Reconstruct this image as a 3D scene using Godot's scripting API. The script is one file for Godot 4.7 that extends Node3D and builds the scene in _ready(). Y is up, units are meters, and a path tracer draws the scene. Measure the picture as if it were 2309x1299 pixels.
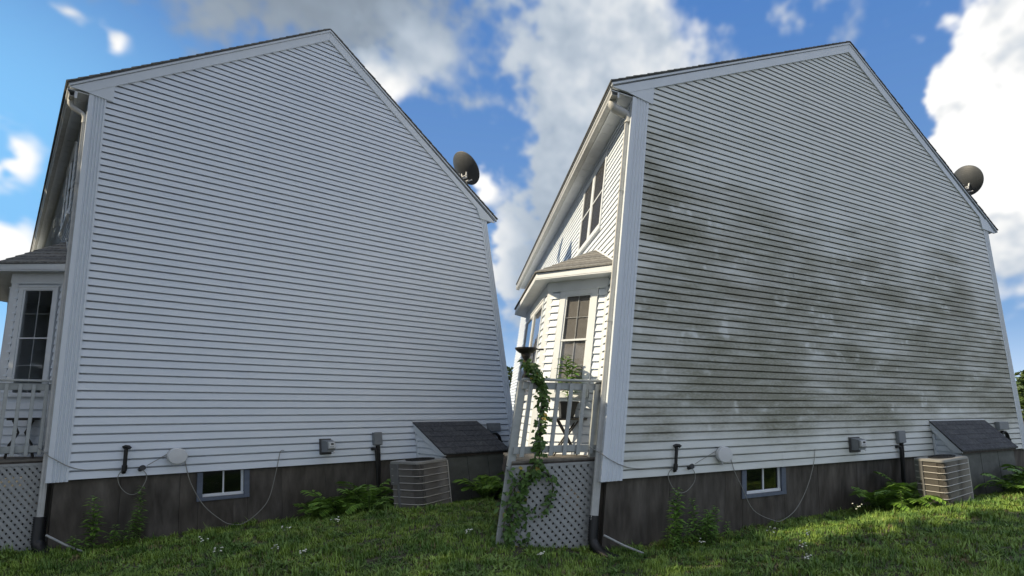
extends Node3D

# ---------------------------------------------------------------- helpers
class House:
	# local frame of a house: u along the gable, v up from the lowest siding course, b back from the gable
	var O: Vector3
	var U: Vector3
	var B: Vector3
	var uc: float
	var H: float          # the walls taper gently towards a point this high
	func P(u: float, v: float, b: float) -> Vector3:
		var k := 1.0 / (1.0 + v / H)
		return O + U * (uc + (u - uc) * k) + Vector3(0, v * k, 0) + B * (b * k)
	func ub(x: float, z: float) -> Vector2:
		var dx := x - O.x
		var dz := z - O.z
		var det := U.x * B.z - B.x * U.z
		return Vector2((dx * B.z - B.x * dz) / det, (U.x * dz - dx * U.z) / det)

class MB:
	var h = null
	var vs := PackedVector3Array()
	var ns := PackedVector3Array()
	var ts := PackedVector2Array()
	var cs := PackedColorArray()
	var col := Color(1, 1, 1)
	var uvk := Vector2(1, 1)
	func _init(house = null):
		h = house
	func p(a: Vector3) -> Vector3:
		return h.P(a.x, a.y, a.z) if h != null else a
	func raw(a: Vector3, b: Vector3, c: Vector3, na: Vector3, nb: Vector3, nc: Vector3, ua := Vector2.ZERO, ub := Vector2.ZERO, uc := Vector2.ZERO) -> void:
		var f := (b - a).cross(c - a)
		if f.dot(na + nb + nc) > 0.0:
			vs.append_array([a, c, b]); ns.append_array([na, nc, nb]); ts.append_array([ua, uc, ub])
		else:
			vs.append_array([a, b, c]); ns.append_array([na, nb, nc]); ts.append_array([ua, ub, uc])
		cs.append_array([col, col, col])
	func tri(a: Vector3, b: Vector3, c: Vector3, dir: Vector3) -> void:    # local points, dir = world direction the face looks
		var A := p(a); var Bb := p(b); var C := p(c)
		var n := (Bb - A).cross(C - A)
		if n.length_squared() < 1e-16: return
		n = n.normalized()
		if n.dot(dir) < 0.0: n = -n
		raw(A, Bb, C, n, n, n, Vector2(a.x, a.y) * uvk, Vector2(b.x, b.y) * uvk, Vector2(c.x, c.y) * uvk)
	func quad(a: Vector3, b: Vector3, c: Vector3, d: Vector3, dir: Vector3) -> void:
		tri(a, b, c, dir); tri(a, c, d, dir)
	func convex(pts: Array, faces: Array) -> void:
		var cen := Vector3.ZERO
		for q in pts: cen += p(q)
		cen /= pts.size()
		for f in faces:
			var fc := Vector3.ZERO
			for i in f: fc += p(pts[i])
			fc = fc / f.size() - cen
			for i in range(1, f.size() - 1):
				tri(pts[f[0]], pts[f[i]], pts[f[i + 1]], fc)
	func hexa(q: Array) -> void:    # 0-3 one face ring, 4-7 the ring behind it
		convex(q, [[0, 1, 2, 3], [4, 5, 6, 7], [0, 1, 5, 4], [1, 2, 6, 5], [2, 3, 7, 6], [3, 0, 4, 7]])
	func box(u0: float, u1: float, v0: float, v1: float, b0: float, b1: float) -> void:
		hexa([Vector3(u0, v0, b0), Vector3(u1, v0, b0), Vector3(u1, v1, b0), Vector3(u0, v1, b0), Vector3(u0, v0, b1), Vector3(u1, v0, b1), Vector3(u1, v1, b1), Vector3(u0, v1, b1)])
	func cbox(u0: float, u1: float, v0: float, v1: float, b0: float, b1: float, c: float) -> void:   # chamfered box
		var lo := Vector3(u0, v0, b0); var hi := Vector3(u1, v1, b1)
		var pts := []
		for i in 8:
			var s := Vector3(i & 1, (i >> 1) & 1, (i >> 2) & 1)
			var cor := Vector3(lerp(lo.x, hi.x, s.x), lerp(lo.y, hi.y, s.y), lerp(lo.z, hi.z, s.z))
			var d := Vector3(1 - 2 * s.x, 1 - 2 * s.y, 1 - 2 * s.z) * c
			pts.append(cor + Vector3(0, d.y, d.z)); pts.append(cor + Vector3(d.x, 0, d.z)); pts.append(cor + Vector3(d.x, d.y, 0))
		var fs := []
		for ax in 3:
			var o1 := 1 << ((ax + 1) % 3); var o2 := 1 << ((ax + 2) % 3)
			for s in 2:
				var b := s << ax
				fs.append([3 * b + ax, 3 * (b | o1) + ax, 3 * (b | o1 | o2) + ax, 3 * (b | o2) + ax])
			# edges along this axis
			for s1 in 2:
				for s2 in 2:
					var c0 := (o1 * s1) | (o2 * s2)
					var c1 := c0 | (1 << ax)
					var m1 := (ax + 1) % 3; var m2 := (ax + 2) % 3
					fs.append([3 * c0 + m1, 3 * c1 + m1, 3 * c1 + m2, 3 * c0 + m2])
		for i in 8: fs.append([3 * i, 3 * i + 1, 3 * i + 2])
		convex(pts, fs)
	# polygon swept along an axis: ax 0 = polygon (u,v) along b, 1 = (u,b) along v, 2 = (b,v) along u
	func ex(q: Vector2, t: float, ax: int) -> Vector3:
		if ax == 0: return Vector3(q.x, q.y, t)
		if ax == 1: return Vector3(q.x, t, q.y)
		return Vector3(t, q.y, q.x)
	func prism(poly: PackedVector2Array, t0: float, t1: float, ax := 0, steps := 1) -> void:
		var idx := Geometry2D.triangulate_polygon(poly)
		var d := p(ex(poly[0], t0, ax)) - p(ex(poly[0], t1, ax))
		for i in range(0, idx.size(), 3):
			tri(ex(poly[idx[i]], t0, ax), ex(poly[idx[i + 1]], t0, ax), ex(poly[idx[i + 2]], t0, ax), d)
			tri(ex(poly[idx[i]], t1, ax), ex(poly[idx[i + 1]], t1, ax), ex(poly[idx[i + 2]], t1, ax), -d)
		var cw := -1.0 if Geometry2D.is_polygon_clockwise(poly) else 1.0
		for i in poly.size():
			var a := poly[i]; var b := poly[(i + 1) % poly.size()]
			var n2 := Vector2(b.y - a.y, a.x - b.x) * cw
			if n2.length() < 1e-9: continue
			n2 = n2.normalized() * 0.01
			for s in steps:
				var s0: float = lerp(t0, t1, s / float(steps)); var s1: float = lerp(t0, t1, (s + 1) / float(steps))
				var dir := p(ex(a + n2, s0, ax)) - p(ex(a, s0, ax))
				quad(ex(a, s0, ax), ex(b, s0, ax), ex(b, s1, ax), ex(a, s1, ax), dir)
	func tube(pts: Array, r, sides := 8, caps := true) -> void:
		var w := []
		for q in pts: w.append(p(q))
		var rings := []
		var ref := Vector3.UP
		for i in w.size():
			var t: Vector3 = (w[min(i + 1, w.size() - 1)] - w[max(i - 1, 0)]).normalized()
			if absf(t.dot(ref)) > 0.95: ref = Vector3.RIGHT if absf(t.x) < 0.7 else Vector3.BACK
			var x := ref.cross(t).normalized(); var y := t.cross(x).normalized()
			ref = y
			var rr: float = r[i] if r is Array else r
			var ring := []
			for k in sides:
				var a := TAU * k / sides
				ring.append([w[i] + (x * cos(a) + y * sin(a)) * rr, x * cos(a) + y * sin(a)])
			rings.append(ring)
		for i in w.size() - 1:
			for k in sides:
				var k2 := (k + 1) % sides
				var A = rings[i][k]; var Bq = rings[i][k2]; var C = rings[i + 1][k2]; var D = rings[i + 1][k]
				raw(A[0], Bq[0], C[0], A[1], Bq[1], C[1]); raw(A[0], C[0], D[0], A[1], C[1], D[1])
		if caps:
			for e in [0, w.size() - 1]:
				var n: Vector3 = (w[0] - w[1]).normalized() if e == 0 else (w[e] - w[e - 1]).normalized()
				for k in sides:
					raw(w[e], rings[e][k][0], rings[e][(k + 1) % sides][0], n, n, n)
	func lathe(c: Vector3, axis: Vector3, prof: Array, sides := 24) -> void:    # world points; prof of (radius, along)
		axis = axis.normalized()
		var x := axis.cross(Vector3.UP if absf(axis.y) < 0.9 else Vector3.RIGHT).normalized()
		var y := axis.cross(x)
		for i in prof.size() - 1:
			var p0: Vector2 = prof[i]; var p1: Vector2 = prof[i + 1]
			var n2 := Vector2(p1.y - p0.y, p0.x - p1.x)
			if n2.length() < 1e-9: continue
			n2 = n2.normalized()
			for k in sides:
				var a := TAU * k / sides; var b := TAU * (k + 1) / sides
				var da := x * cos(a) + y * sin(a); var db := x * cos(b) + y * sin(b)
				var na := da * n2.x + axis * n2.y; var nb := db * n2.x + axis * n2.y
				var A := c + da * p0.x + axis * p0.y; var Bq := c + db * p0.x + axis * p0.y
				var C := c + db * p1.x + axis * p1.y; var D := c + da * p1.x + axis * p1.y
				raw(A, Bq, C, na, nb, nb); raw(A, C, D, na, nb, na)
	func leaf(base: Vector3, dir: Vector3, up: Vector3, l: float, w: float, droop := 0.0) -> void:   # folded pointed leaf, world points
		var d := dir.normalized()
		var s := d.cross(up)
		if s.length() < 1e-4: s = d.cross(Vector3.RIGHT)
		s = s.normalized()
		var n := s.cross(d).normalized()
		var m := base + d * l * 0.45 - n * w * 0.12
		var tip := base + d * l - Vector3(0, droop * l, 0)
		var a := m + s * w * 0.5 + n * w * 0.15; var b := m - s * w * 0.5 + n * w * 0.15
		for f in [[base, a, m], [m, a, tip], [base, m, b], [m, tip, b]]:
			var nn: Vector3 = (f[1] - f[0]).cross(f[2] - f[0])
			if nn.length_squared() < 1e-18: continue
			nn = nn.normalized()
			if nn.dot(n) < 0: nn = -nn
			raw(f[0], f[1], f[2], nn, nn, nn)
	func mesh() -> ArrayMesh:
		var a := []
		a.resize(Mesh.ARRAY_MAX)
		a[Mesh.ARRAY_VERTEX] = vs; a[Mesh.ARRAY_NORMAL] = ns; a[Mesh.ARRAY_TEX_UV] = ts; a[Mesh.ARRAY_COLOR] = cs
		var m := ArrayMesh.new()
		m.add_surface_from_arrays(Mesh.PRIMITIVE_TRIANGLES, a)
		return m

var rng := RandomNumberGenerator.new()
var M := {}
var HL := House.new()
var HR := House.new()

func numbered(parent: Node, called: String) -> String:
	var k := "n_" + called
	var d: Dictionary = parent.get_meta("names_used") if parent.has_meta("names_used") else {}
	var n: int = d.get(called, 0)
	d[called] = n + 1
	parent.set_meta("names_used", d)
	return called if n == 0 else "%s_%03d" % [called, n]

func thing(called: String, label: String, category: String, at := Vector3.ZERO, group := "") -> Node3D:
	var o := Node3D.new()
	o.name = numbered(self, called)
	add_child(o, true)
	o.position = at
	tag(o, label, category, group)
	return o

func tag(o: Node, label: String, category: String, group := "") -> void:
	o.set_meta("label", label); o.set_meta("category", category)
	if group != "": o.set_meta("group", group)

func put(called: String, mesh: Mesh, mat: Material, parent: Node = null) -> MeshInstance3D:
	var par: Node = self if parent == null else parent
	var o := MeshInstance3D.new()
	o.mesh = mesh
	o.material_override = mat
	o.name = numbered(par, called)
	par.add_child(o, true)
	return o

func obj(called: String, mb: MB, mat: Material, parent: Node = null, label := "") -> MeshInstance3D:   # mesh given in world points
	var o := put(called, mb.mesh(), mat, parent)
	var off := Vector3.ZERO
	var q: Node = parent
	while q != null and q != self:
		off += (q as Node3D).position
		q = q.get_parent()
	o.position = -off
	if label != "": o.set_meta("label", label)
	return o

func ss(a: float, b: float, x: float) -> float:
	return smoothstep(a, b, x)

func gy(x: float, z: float) -> float:     # height of the lawn
	var l := HL.ub(x, z); var r := HR.ub(x, z)
	var yl := 0.10 * ss(0.8, 4.0, l.x) + 0.17 * ss(0.2, 2.2, -l.y) * ss(-0.5, 3.0, l.x)
	var yr := 0.10 * ss(1.2, 6.0, r.x) + 0.19 * ss(0.1, 1.7, -r.y) * ss(-0.6, 4.0, r.x)
	var w := 1.0 - ss(-1.8, 0.3, x)
	return lerpf(yr, yl, w) + 0.018 * sin(x * 1.9 + z * 0.7) * sin(z * 2.3 - x * 0.4)

func mat(c: Color, rough := 0.7, metal := 0.0) -> StandardMaterial3D:
	var m := StandardMaterial3D.new()
	m.albedo_color = c; m.roughness = rough; m.metallic = metal
	return m

func grainy(c: Color, amount: float, scale: float, rough := 0.8, bump := 0.0, sd := 1) -> StandardMaterial3D:   # world-triplanar noise tone
	var m := mat(Color(1, 1, 1), rough)
	var n := FastNoiseLite.new(); n.seed = sd; n.frequency = 0.02; n.fractal_octaves = 5; n.fractal_gain = 0.6
	var t := NoiseTexture2D.new(); t.noise = n; t.width = 256; t.height = 256; t.seamless = true
	var g := Gradient.new()
	g.set_color(0, c.darkened(amount)); g.set_color(1, c.lightened(amount * 0.55))
	t.color_ramp = g
	m.albedo_texture = t
	m.uv1_triplanar = true; m.uv1_world_triplanar = true
	m.uv1_scale = Vector3.ONE * scale
	if bump > 0.0:
		var t2 := NoiseTexture2D.new(); t2.noise = n; t2.width = 256; t2.height = 256; t2.seamless = true; t2.as_normal_map = true; t2.bump_strength = bump
		m.normal_enabled = true; m.normal_texture = t2; m.normal_scale = 0.6
	return m

func foliage_mat(c: Color) -> StandardMaterial3D:
	var m := mat(c, 0.55)
	m.vertex_color_use_as_albedo = true
	m.cull_mode = BaseMaterial3D.CULL_DISABLED
	m.backlight_enabled = true; m.backlight = Color(c.r * 0.5, c.g * 0.5, c.b * 0.3)
	return m

func image_of(w: int, hh: int, f: Callable) -> ImageTexture:
	var d := PackedByteArray(); d.resize(w * hh * 3)
	var i := 0
	for y in hh:
		for x in w:
			var c: Color = f.call(x / float(w), y / float(hh))
			d[i] = int(clampf(c.r, 0, 1) * 255); d[i + 1] = int(clampf(c.g, 0, 1) * 255); d[i + 2] = int(clampf(c.b, 0, 1) * 255)
			i += 3
	var im := Image.create_from_data(w, hh, false, Image.FORMAT_RGB8, d)
	im.generate_mipmaps()
	return ImageTexture.create_from_image(im)

func noise(sd: int, freq: float, oct := 4) -> FastNoiseLite:
	var n := FastNoiseLite.new()
	n.seed = sd; n.frequency = freq; n.fractal_octaves = oct; n.noise_type = FastNoiseLite.TYPE_SIMPLEX_SMOOTH
	return n

# ---------------------------------------------------------------- sky
func make_sky() -> ImageTexture:
	var W := 2048; var Hh := 1024
	var n1 := noise(11, 3.2, 5); var n2 := noise(5, 9.0, 4); var n3 := noise(23, 1.3, 3); var n4 := noise(31, 26.0, 3)
	# cloud banks: azimuth, elevation, half widths (degrees), strength, brightness
	var banks := [
		[-29.5, 36.0, 16.5, 6.6, 1.25, 0.24], [-20.9, 29.4, 2.2, 1.3, 0.9, 0.95], [-16.6, 31.8, 3.0, 2.0, 0.7, 0.60], [-41.6, 26.4, 1.1, 0.9, 0.8, 0.85], [-44.6, 27.3, 1.2, 0.4, 0.7, 0.7],
		[-13.4, 28.4, 2.4, 1.1, 0.5, 0.42], [-11.3, 22.2, 1.5, 1.3, 0.9, 0.8], [-9.0, 16.6, 1.4, 2.2, 0.85, 0.7], [-9.3, 12.0, 1.2, 2.0, 0.7, 0.7],
		[-46.0, 17.6, 1.5, 2.4, 0.85, 0.85], [-46.0, 9.8, 2.4, 2.2, 1.1, 0.95],
		[-0.5, 32.0, 7.0, 8.0, 1.2, 0.50], [4.8, 31.0, 5.6, 6.6, 0.9, 0.62], [-2.0, 24.0, 5.6, 6.0, 1.1, 0.44], [-2.6, 16.0, 5.6, 6.4, 1.1, 0.38], [3.2, 20.0, 5.4, 7.0, 0.95, 0.5], [-3.5, 8.0, 5.0, 5.0, 1.0, 0.40],
		[22.0, 35.0, 4.0, 1.6, 0.4, 0.45], [25.5, 32.0, 2.4, 1.4, 0.4, 0.4], [13.0, 31.0, 3.0, 4.0, 0.45, 0.45],
		[35.0, 22.0, 4.8, 5.6, 1.5, 0.98], [33.4, 25.4, 2.6, 2.0, 0.9, 1.0], [39.0, 27.5, 5.0, 5.0, 1.3, 0.66], [36.5, 13.0, 5.4, 4.6, 1.2, 0.62], [31.6, 18.0, 2.8, 3.2, 1.1, 0.9]]
	var d := PackedByteArray(); d.resize(W * Hh * 3)
	var i := 0
	for y in Hh:
		var el := 90.0 - 180.0 * (y + 0.5) / Hh
		var ce := cos(deg_to_rad(el)); var se := sin(deg_to_rad(el))
		for x in W:
			var az := 360.0 * (x + 0.5) / W
			if az > 180.0: az -= 360.0
			var r := Color(0.30, 0.34, 0.38)
			if el > -4.0:
				var v := Vector3(sin(deg_to_rad(az)) * ce, se * 1.35, -cos(deg_to_rad(az)) * ce)
				var a := n1.get_noise_3dv(v); var b := n2.get_noise_3dv(v)
				var t := clampf(el / 38.0, 0.0, 1.0)
				var blue := Color(0.265, 0.435, 0.64).lerp(Color(0.060, 0.162, 0.41), sqrt(t))
				# the air is clearer and paler towards the left of the view
				var pale := ss(-24.0, -48.0, az) * ss(-130.0, -60.0, az) * (1.0 - ss(20.0, 34.0, el))
				blue = blue.lerp(Color(0.19, 0.46, 0.76), pale * 0.8)
				var far := maxf(ss(50.0, 75.0, absf(az + 3.0)), ss(38.0, 52.0, el))
				var den := 0.0; var bri := 0.0; var wsum := 0.001
				var e3 := n4.get_noise_3dv(v)
				var wa := az + 3.2 * a + 1.5 * b + 0.9 * e3; var wl := el + 2.4 * n1.get_noise_3dv(v + Vector3(4, 7, 2)) + 1.2 * n2.get_noise_3dv(v + Vector3(1, 3, 5))
				if az > -62.0 and az < 58.0 and el < 46.0:
					for k in banks:
						var dx: float = (wa - k[0]) / k[2]; var dy: float = (wl - k[1]) / k[3]
						var q := dx * dx + dy * dy
						if q < 3.2:
							var g: float = exp(-q * 0.9) * k[4]
							den += g; bri += g * k[5]; wsum += g
				# broken cloud over the unseen sky, made extra bright to light the gables
				if far > 0.0:
					var c3 := n3.get_noise_3dv(v * 1.0)
					var g2 := far * clampf(0.70 + c3 * 1.5, 0.0, 1.5)
					den += g2; bri += g2 * (0.78 + 0.5 * b + 0.25 * a); wsum += g2
				bri /= wsum
				var bwd := lerpf(0.38, 0.22, ss(0.55, 0.95, bri))
				var cov := ss(0.60 - bwd, 0.60 + bwd, den + a * 0.34 + b * 0.36 + e3 * 0.40)
				var lum := bri * (0.94 + lerpf(0.30, 1.0, ss(0.35, 0.9, bri)) * (0.50 * a + 0.45 * b + 0.30 * e3))
				lum = lerpf(lum * 1.10 + 0.02, lum, ss(0.5, 1.2, den))
				lum = clampf(lum, 0.10, lerpf(0.755, 0.90, far))
				var cl := Color(0.76, 0.92, 1.12).lerp(Color(1.0, 1.0, 0.99), ss(0.3, 0.75, lum)) * lum
				var haze := ss(9.0, -1.0, el) * 0.55
				r = blue.lerp(cl, cov).lerp(Color(0.66, 0.76, 0.88), haze)
			r = r.clamp().linear_to_srgb()
			d[i] = int(r.r * 255); d[i + 1] = int(r.g * 255); d[i + 2] = int(r.b * 255)
			i += 3
	return ImageTexture.create_from_image(Image.create_from_data(W, Hh, false, Image.FORMAT_RGB8, d))

# ---------------------------------------------------------------- materials
func make_materials() -> void:
	var na := noise(3, 0.8, 4); var nb := noise(4, 6.0, 3)
	var clean := func(u: float, v: float) -> Color:
		var t := 0.5 + 0.30 * na.get_noise_2d(u * 11.0, v * 22.0) + 0.30 * nb.get_noise_2d(u * 12.0 * 0.35, v * 10.0)
		return Color(0.805, 0.84, 0.88).lerp(Color(0.855, 0.88, 0.91), clampf(t, 0, 1))
	M.siding_clean = mat(Color.WHITE, 0.5); M.siding_clean.albedo_texture = image_of(512, 512, clean)
	# mildew: dark grey-green growth in patches smeared along the courses, washed out in drip runs
	var p1 := noise(41, 0.33, 4); var p2 := noise(42, 1.1, 4); var p3 := noise(43, 5.0, 3); var p4 := noise(44, 2.6, 3); var p5 := noise(45, 24.0, 2)
	var dirty := func(u: float, v: float) -> Color:
		var x := u * 12.0; var y := v * 10.0
		var row := floorf(y / 0.1141)
		var top := 4.6 - 0.13 * x + 1.1 * p1.get_noise_2d(x * 0.9, 7.0)
		var bot := 0.50 + 0.35 * p2.get_noise_2d(x * 0.6, 31.0)
		var edge := minf((top + 0.4 - y) / 1.3, (y - bot) / 0.5)
		edge = minf(edge, (x + 0.5 * p2.get_noise_2d(3.0, y * 1.5) - 0.1) / 0.9)
		edge += 0.7 * p2.get_noise_2d(x * 0.3 + 400.0, y * 2.2) + 0.22 * p3.get_noise_2d(x * 0.22, row * 1.3)
		var film := ss(-0.7, 0.9, edge)
		var g := 0.66 + 0.55 * p1.get_noise_2d(x * 0.9 + 20.0, y * 2.9 + 50.0) + 0.42 * p2.get_noise_2d(x * 0.55, y * 1.9)
		g += 0.22 * p3.get_noise_2d(x * 0.12, row * 1.7) + 0.26 * p3.get_noise_2d(x * 0.3, y * 2.2)
		# clean runs where water washed the film off
		var drip := ss(0.15, 0.75, p4.get_noise_2d(x * 0.9, y * 0.8 + 9.0)) * ss(-0.05, 0.4, p2.get_noise_2d(x * 0.4, y * 1.1 + 77.0))
		g -= 0.7 * drip
		var k := clampf(g + 0.04, 0.14, 1.0) * film
		k += 0.16 * ss(0.15, 0.5, p2.get_noise_2d(x * 0.4 + 200.0, y * 2.6)) * ss(7.5, 5.0, y)
		k *= 0.94 + 0.30 * p5.get_noise_2d(x * 0.5, y * 1.5)
		k = clampf(k, 0.0, 1.0)
		var base := Color(0.80, 0.82, 0.815).lerp(Color(0.85, 0.862, 0.855), clampf(0.5 + 0.5 * na.get_noise_2d(x, y * 2.0), 0, 1))
		var mold := Color(0.43, 0.43, 0.36).lerp(Color(0.49, 0.485, 0.43), clampf(0.5 + p2.get_noise_2d(x * 0.6 + 90.0, y), 0, 1))
		return base.lerp(mold, k * 0.83)
	M.siding_mildew = mat(Color.WHITE, 0.6); M.siding_mildew.albedo_texture = image_of(1280, 1024, dirty)
	M.trim = grainy(Color(0.82, 0.85, 0.88), 0.05, 0.7, 0.45)
	M.white = grainy(Color(0.84, 0.86, 0.88), 0.05, 0.7, 0.45)
	M.post = grainy(Color(0.82, 0.85, 0.885), 0.02, 0.7, 0.42)
	M.pipe = grainy(Color(0.72, 0.725, 0.72), 0.10, 1.2, 0.5)
	M.shingle = grainy(Color(0.46, 0.46, 0.45), 0.3, 3.0, 0.95, 3.0, 8)
	M.shingle_b = grainy(Color(0.41, 0.41, 0.41), 0.3, 3.3, 0.95, 3.0, 9)
	M.shingle_c = grainy(Color(0.48, 0.475, 0.465), 0.28, 2.7, 0.95, 3.0, 10)
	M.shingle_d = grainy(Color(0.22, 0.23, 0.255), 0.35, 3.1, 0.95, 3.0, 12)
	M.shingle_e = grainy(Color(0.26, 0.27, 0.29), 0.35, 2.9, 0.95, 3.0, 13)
	M.concrete = grainy(Color(0.285, 0.26, 0.228), 0.34, 1.0, 0.9, 1.5, 20); M.concrete.uv1_scale = Vector3(1.1, 0.22, 1.1)
	M.concrete_b = grainy(Color(0.272, 0.25, 0.222), 0.34, 1.0, 0.9, 1.5, 21); M.concrete_b.uv1_scale = Vector3(1.3, 0.25, 1.3)
	M.concrete_pale = grainy(Color(0.36, 0.37, 0.36), 0.15, 0.8, 0.9, 1.2, 22)
	M.black = mat(Color(0.07, 0.07, 0.075), 0.5)
	M.rubber = mat(Color(0.085, 0.09, 0.10), 0.45)
	M.drip = grainy(Color(0.46, 0.48, 0.50), 0.1, 1.0, 0.6)
	M.blind = grainy(Color(0.56, 0.55, 0.54), 0.08, 2.0, 0.9)
	M.glass = mat(Color(0.06, 0.075, 0.10, 0.14), 0.04)
	M.glass.transparency = BaseMaterial3D.TRANSPARENCY_ALPHA
	M.screen = mat(Color(0.22, 0.22, 0.225, 0.55), 0.6)
	M.screen.transparency = BaseMaterial3D.TRANSPARENCY_ALPHA
	M.metal = mat(Color(0.66, 0.67, 0.68), 0.45, 0.3)
	M.box_grey = grainy(Color(0.47, 0.49, 0.51), 0.10, 2.0, 0.5)
	M.meter_dark = grainy(Color(0.24, 0.24, 0.245), 0.15, 3.0, 0.5)
	M.plastic_white = mat(Color(0.80, 0.81, 0.82), 0.4)
	M.cord = mat(Color(0.52, 0.52, 0.50), 0.6)
	M.ac_body = grainy(Color(0.40, 0.40, 0.40), 0.07, 1.5, 0.45)
	M.ac_lid = grainy(Color(0.54, 0.54, 0.53), 0.07, 1.5, 0.4)
	M.ac_coil = mat(Color(0.06, 0.06, 0.06), 0.7)
	M.ac_fin = mat(Color(0.50, 0.485, 0.465), 0.35)
	M.ac_wire = mat(Color(0.68, 0.67, 0.65), 0.4)
	M.dish = grainy(Color(0.24, 0.255, 0.27), 0.08, 2.0, 0.55)
	M.lattice = grainy(Color(0.62, 0.63, 0.63), 0.12, 2.5, 0.6)
	M.deck_wood = grainy(Color(0.21, 0.18, 0.16), 0.3, 2.0, 0.85)
	M.deck_floor = grainy(Color(0.42, 0.40, 0.37), 0.25, 2.0, 0.85)
	M.rail = grainy(Color(0.66, 0.68, 0.68), 0.10, 2.0, 0.55)
	M.frame_blue = grainy(Color(0.34, 0.38, 0.45), 0.12, 2.0, 0.5)
	M.iron = mat(Color(0.16, 0.15, 0.14), 0.55)
	M.soil = grainy(Color(0.20, 0.19, 0.11), 0.35, 1.4, 1.0, 4.0, 30)
	M.bark = grainy(Color(0.26, 0.21, 0.17), 0.3, 3.0, 0.95, 3.0, 31)
	M.leaf = foliage_mat(Color(1, 1, 1))

# ---------------------------------------------------------------- siding
func board(mb: MB, m: Callable, s0b: float, s1b: float, s0t: float, s1t: float, v0: float, v1: float, off: float, segs := 8, deep := 0.0) -> void:
	var rows := []
	for i in segs + 1:
		var t := i / float(segs)
		var sb: float = lerp(s0b, s1b, t); var st: float = lerp(s0t, s1t, t)
		var w := rng.randf_range(-0.0011, 0.0011); var wd := rng.randf_range(-0.0012, 0.0012)
		var vt := v0 + (v1 - v0) * 0.825
		rows.append([m.call(sb, v0 + 0.022 + w, 0.0015 - deep), m.call(sb, v0 + 0.016 + w, 0.025 + off + wd), m.call(sb, v0 + w, 0.0295 + off + wd), m.call(sb, v0 + 0.004 + w, 0.033 + off + wd), m.call(st, vt, 0.021 + off + wd), m.call(st, vt + 0.002, 0.0015 - deep), m.call(st, v1 + 0.022, 0.001 - deep)])
	var o: Vector3 = mb.p(m.call(s0b, v0, 0.1)) - mb.p(m.call(s0b, v0, 0.0))
	for i in segs:
		var a = rows[i]; var b = rows[i + 1]
		mb.quad(a[0], b[0], b[1], a[1], Vector3.DOWN)
		mb.quad(a[1], b[1], b[2], a[2], -o)
		mb.quad(a[2], b[2], b[3], a[3], o)
		mb.quad(a[3], b[3], b[4], a[4], o)
		mb.quad(a[4], b[4], b[5], a[5], Vector3.UP)
		mb.quad(a[5], b[5], b[6], a[6], o)

# courses of lapped boards; lim(v) gives the ends; cuts are openings (s0, s1, v0, v1)
func siding(h: House, parent: Node, mt: Material, m: Callable, lim: Callable, v_lo: float, v_hi: float, e: float, joint_every: float, cuts: Array, deep := 0.0) -> void:
	var n := int(ceil((v_hi - v_lo) / e))
	var joints := []
	for c in n:
		var v0 := v_lo + c * e; var v1 := v0 + e
		var lb: Vector2 = lim.call(v0 + 0.004); var lt: Vector2 = lim.call(minf(v1, v_hi))
		if lb.y - lb.x < 0.03: continue
		if lt.y - lt.x < 0.0: lt = Vector2((lt.x + lt.y) / 2, (lt.x + lt.y) / 2)
		if c % 2 == 0:
			joints = []
			if joint_every > 0.0:
				var q := lb.x + rng.randf_range(0.35, 1.0) * joint_every
				while q < lb.y - 0.4:
					joints.append(q); q += joint_every * rng.randf_range(0.8, 1.1)
		var spans := [[lb.x, lb.y]]
		for k in cuts:
			if v1 > k[2] + 0.01 and v0 < k[3] - 0.01:
				var ns := []
				for s in spans:
					if k[1] <= s[0] or k[0] >= s[1]: ns.append(s)
					else:
						if k[0] - s[0] > 0.01: ns.append([s[0], k[0]])
						if s[1] - k[1] > 0.01: ns.append([k[1], s[1]])
				spans = ns
		var pieces := []
		for s in spans:
			var a: float = s[0]
			for j in joints:
				if j > a + 0.15 and j < s[1] - 0.15:
					pieces.append([a, j + 0.025]); a = j
			pieces.append([a, s[1]])
		var alt := 0
		for s in pieces:
			var mb := MB.new(h)
			mb.uvk = Vector2(1.0 / 12.0, 1.0 / 10.0)
			var a0: float = s[0]; var a1: float = s[1]
			var t0 := lt.x if is_equal_approx(a0, lb.x) else a0
			var t1 := lt.y if is_equal_approx(a1, lb.y) else a1
			board(mb, m, a0, a1, t0, t1, v0, minf(v1, v_hi + 0.05), 0.003 * alt, clampi(int((a1 - a0) / 0.45) + 1, 2, 9), deep)
			obj("siding_board", mb, mt, parent)
			alt = 1 - alt

# ---------------------------------------------------------------- window made of frame, sashes, muntins, panes
# m(s, v, d): point at s along, v up, d out of the wall
func slab(mb: MB, m: Callable, s0: float, s1: float, v0: float, v1: float, d0: float, d1: float) -> void:
	mb.hexa([m.call(s0, v0, d1), m.call(s1, v0, d1), m.call(s1, v1, d1), m.call(s0, v1, d1), m.call(s0, v0, d0), m.call(s1, v0, d0), m.call(s1, v1, d0), m.call(s0, v1, d0)])

func holed(mb: MB, m: Callable, s0: float, s1: float, v0: float, v1: float, hs0: float, hs1: float, hv0: float, hv1: float, d0: float, d1: float) -> void:   # a wall round an opening
	slab(mb, m, s0, hs0, v0, v1, d0, d1); slab(mb, m, hs1, s1, v0, v1, d0, d1)
	slab(mb, m, hs0, hs1, v0, hv0, d0, d1); slab(mb, m, hs0, hs1, hv1, v1, d0, d1)

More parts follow.
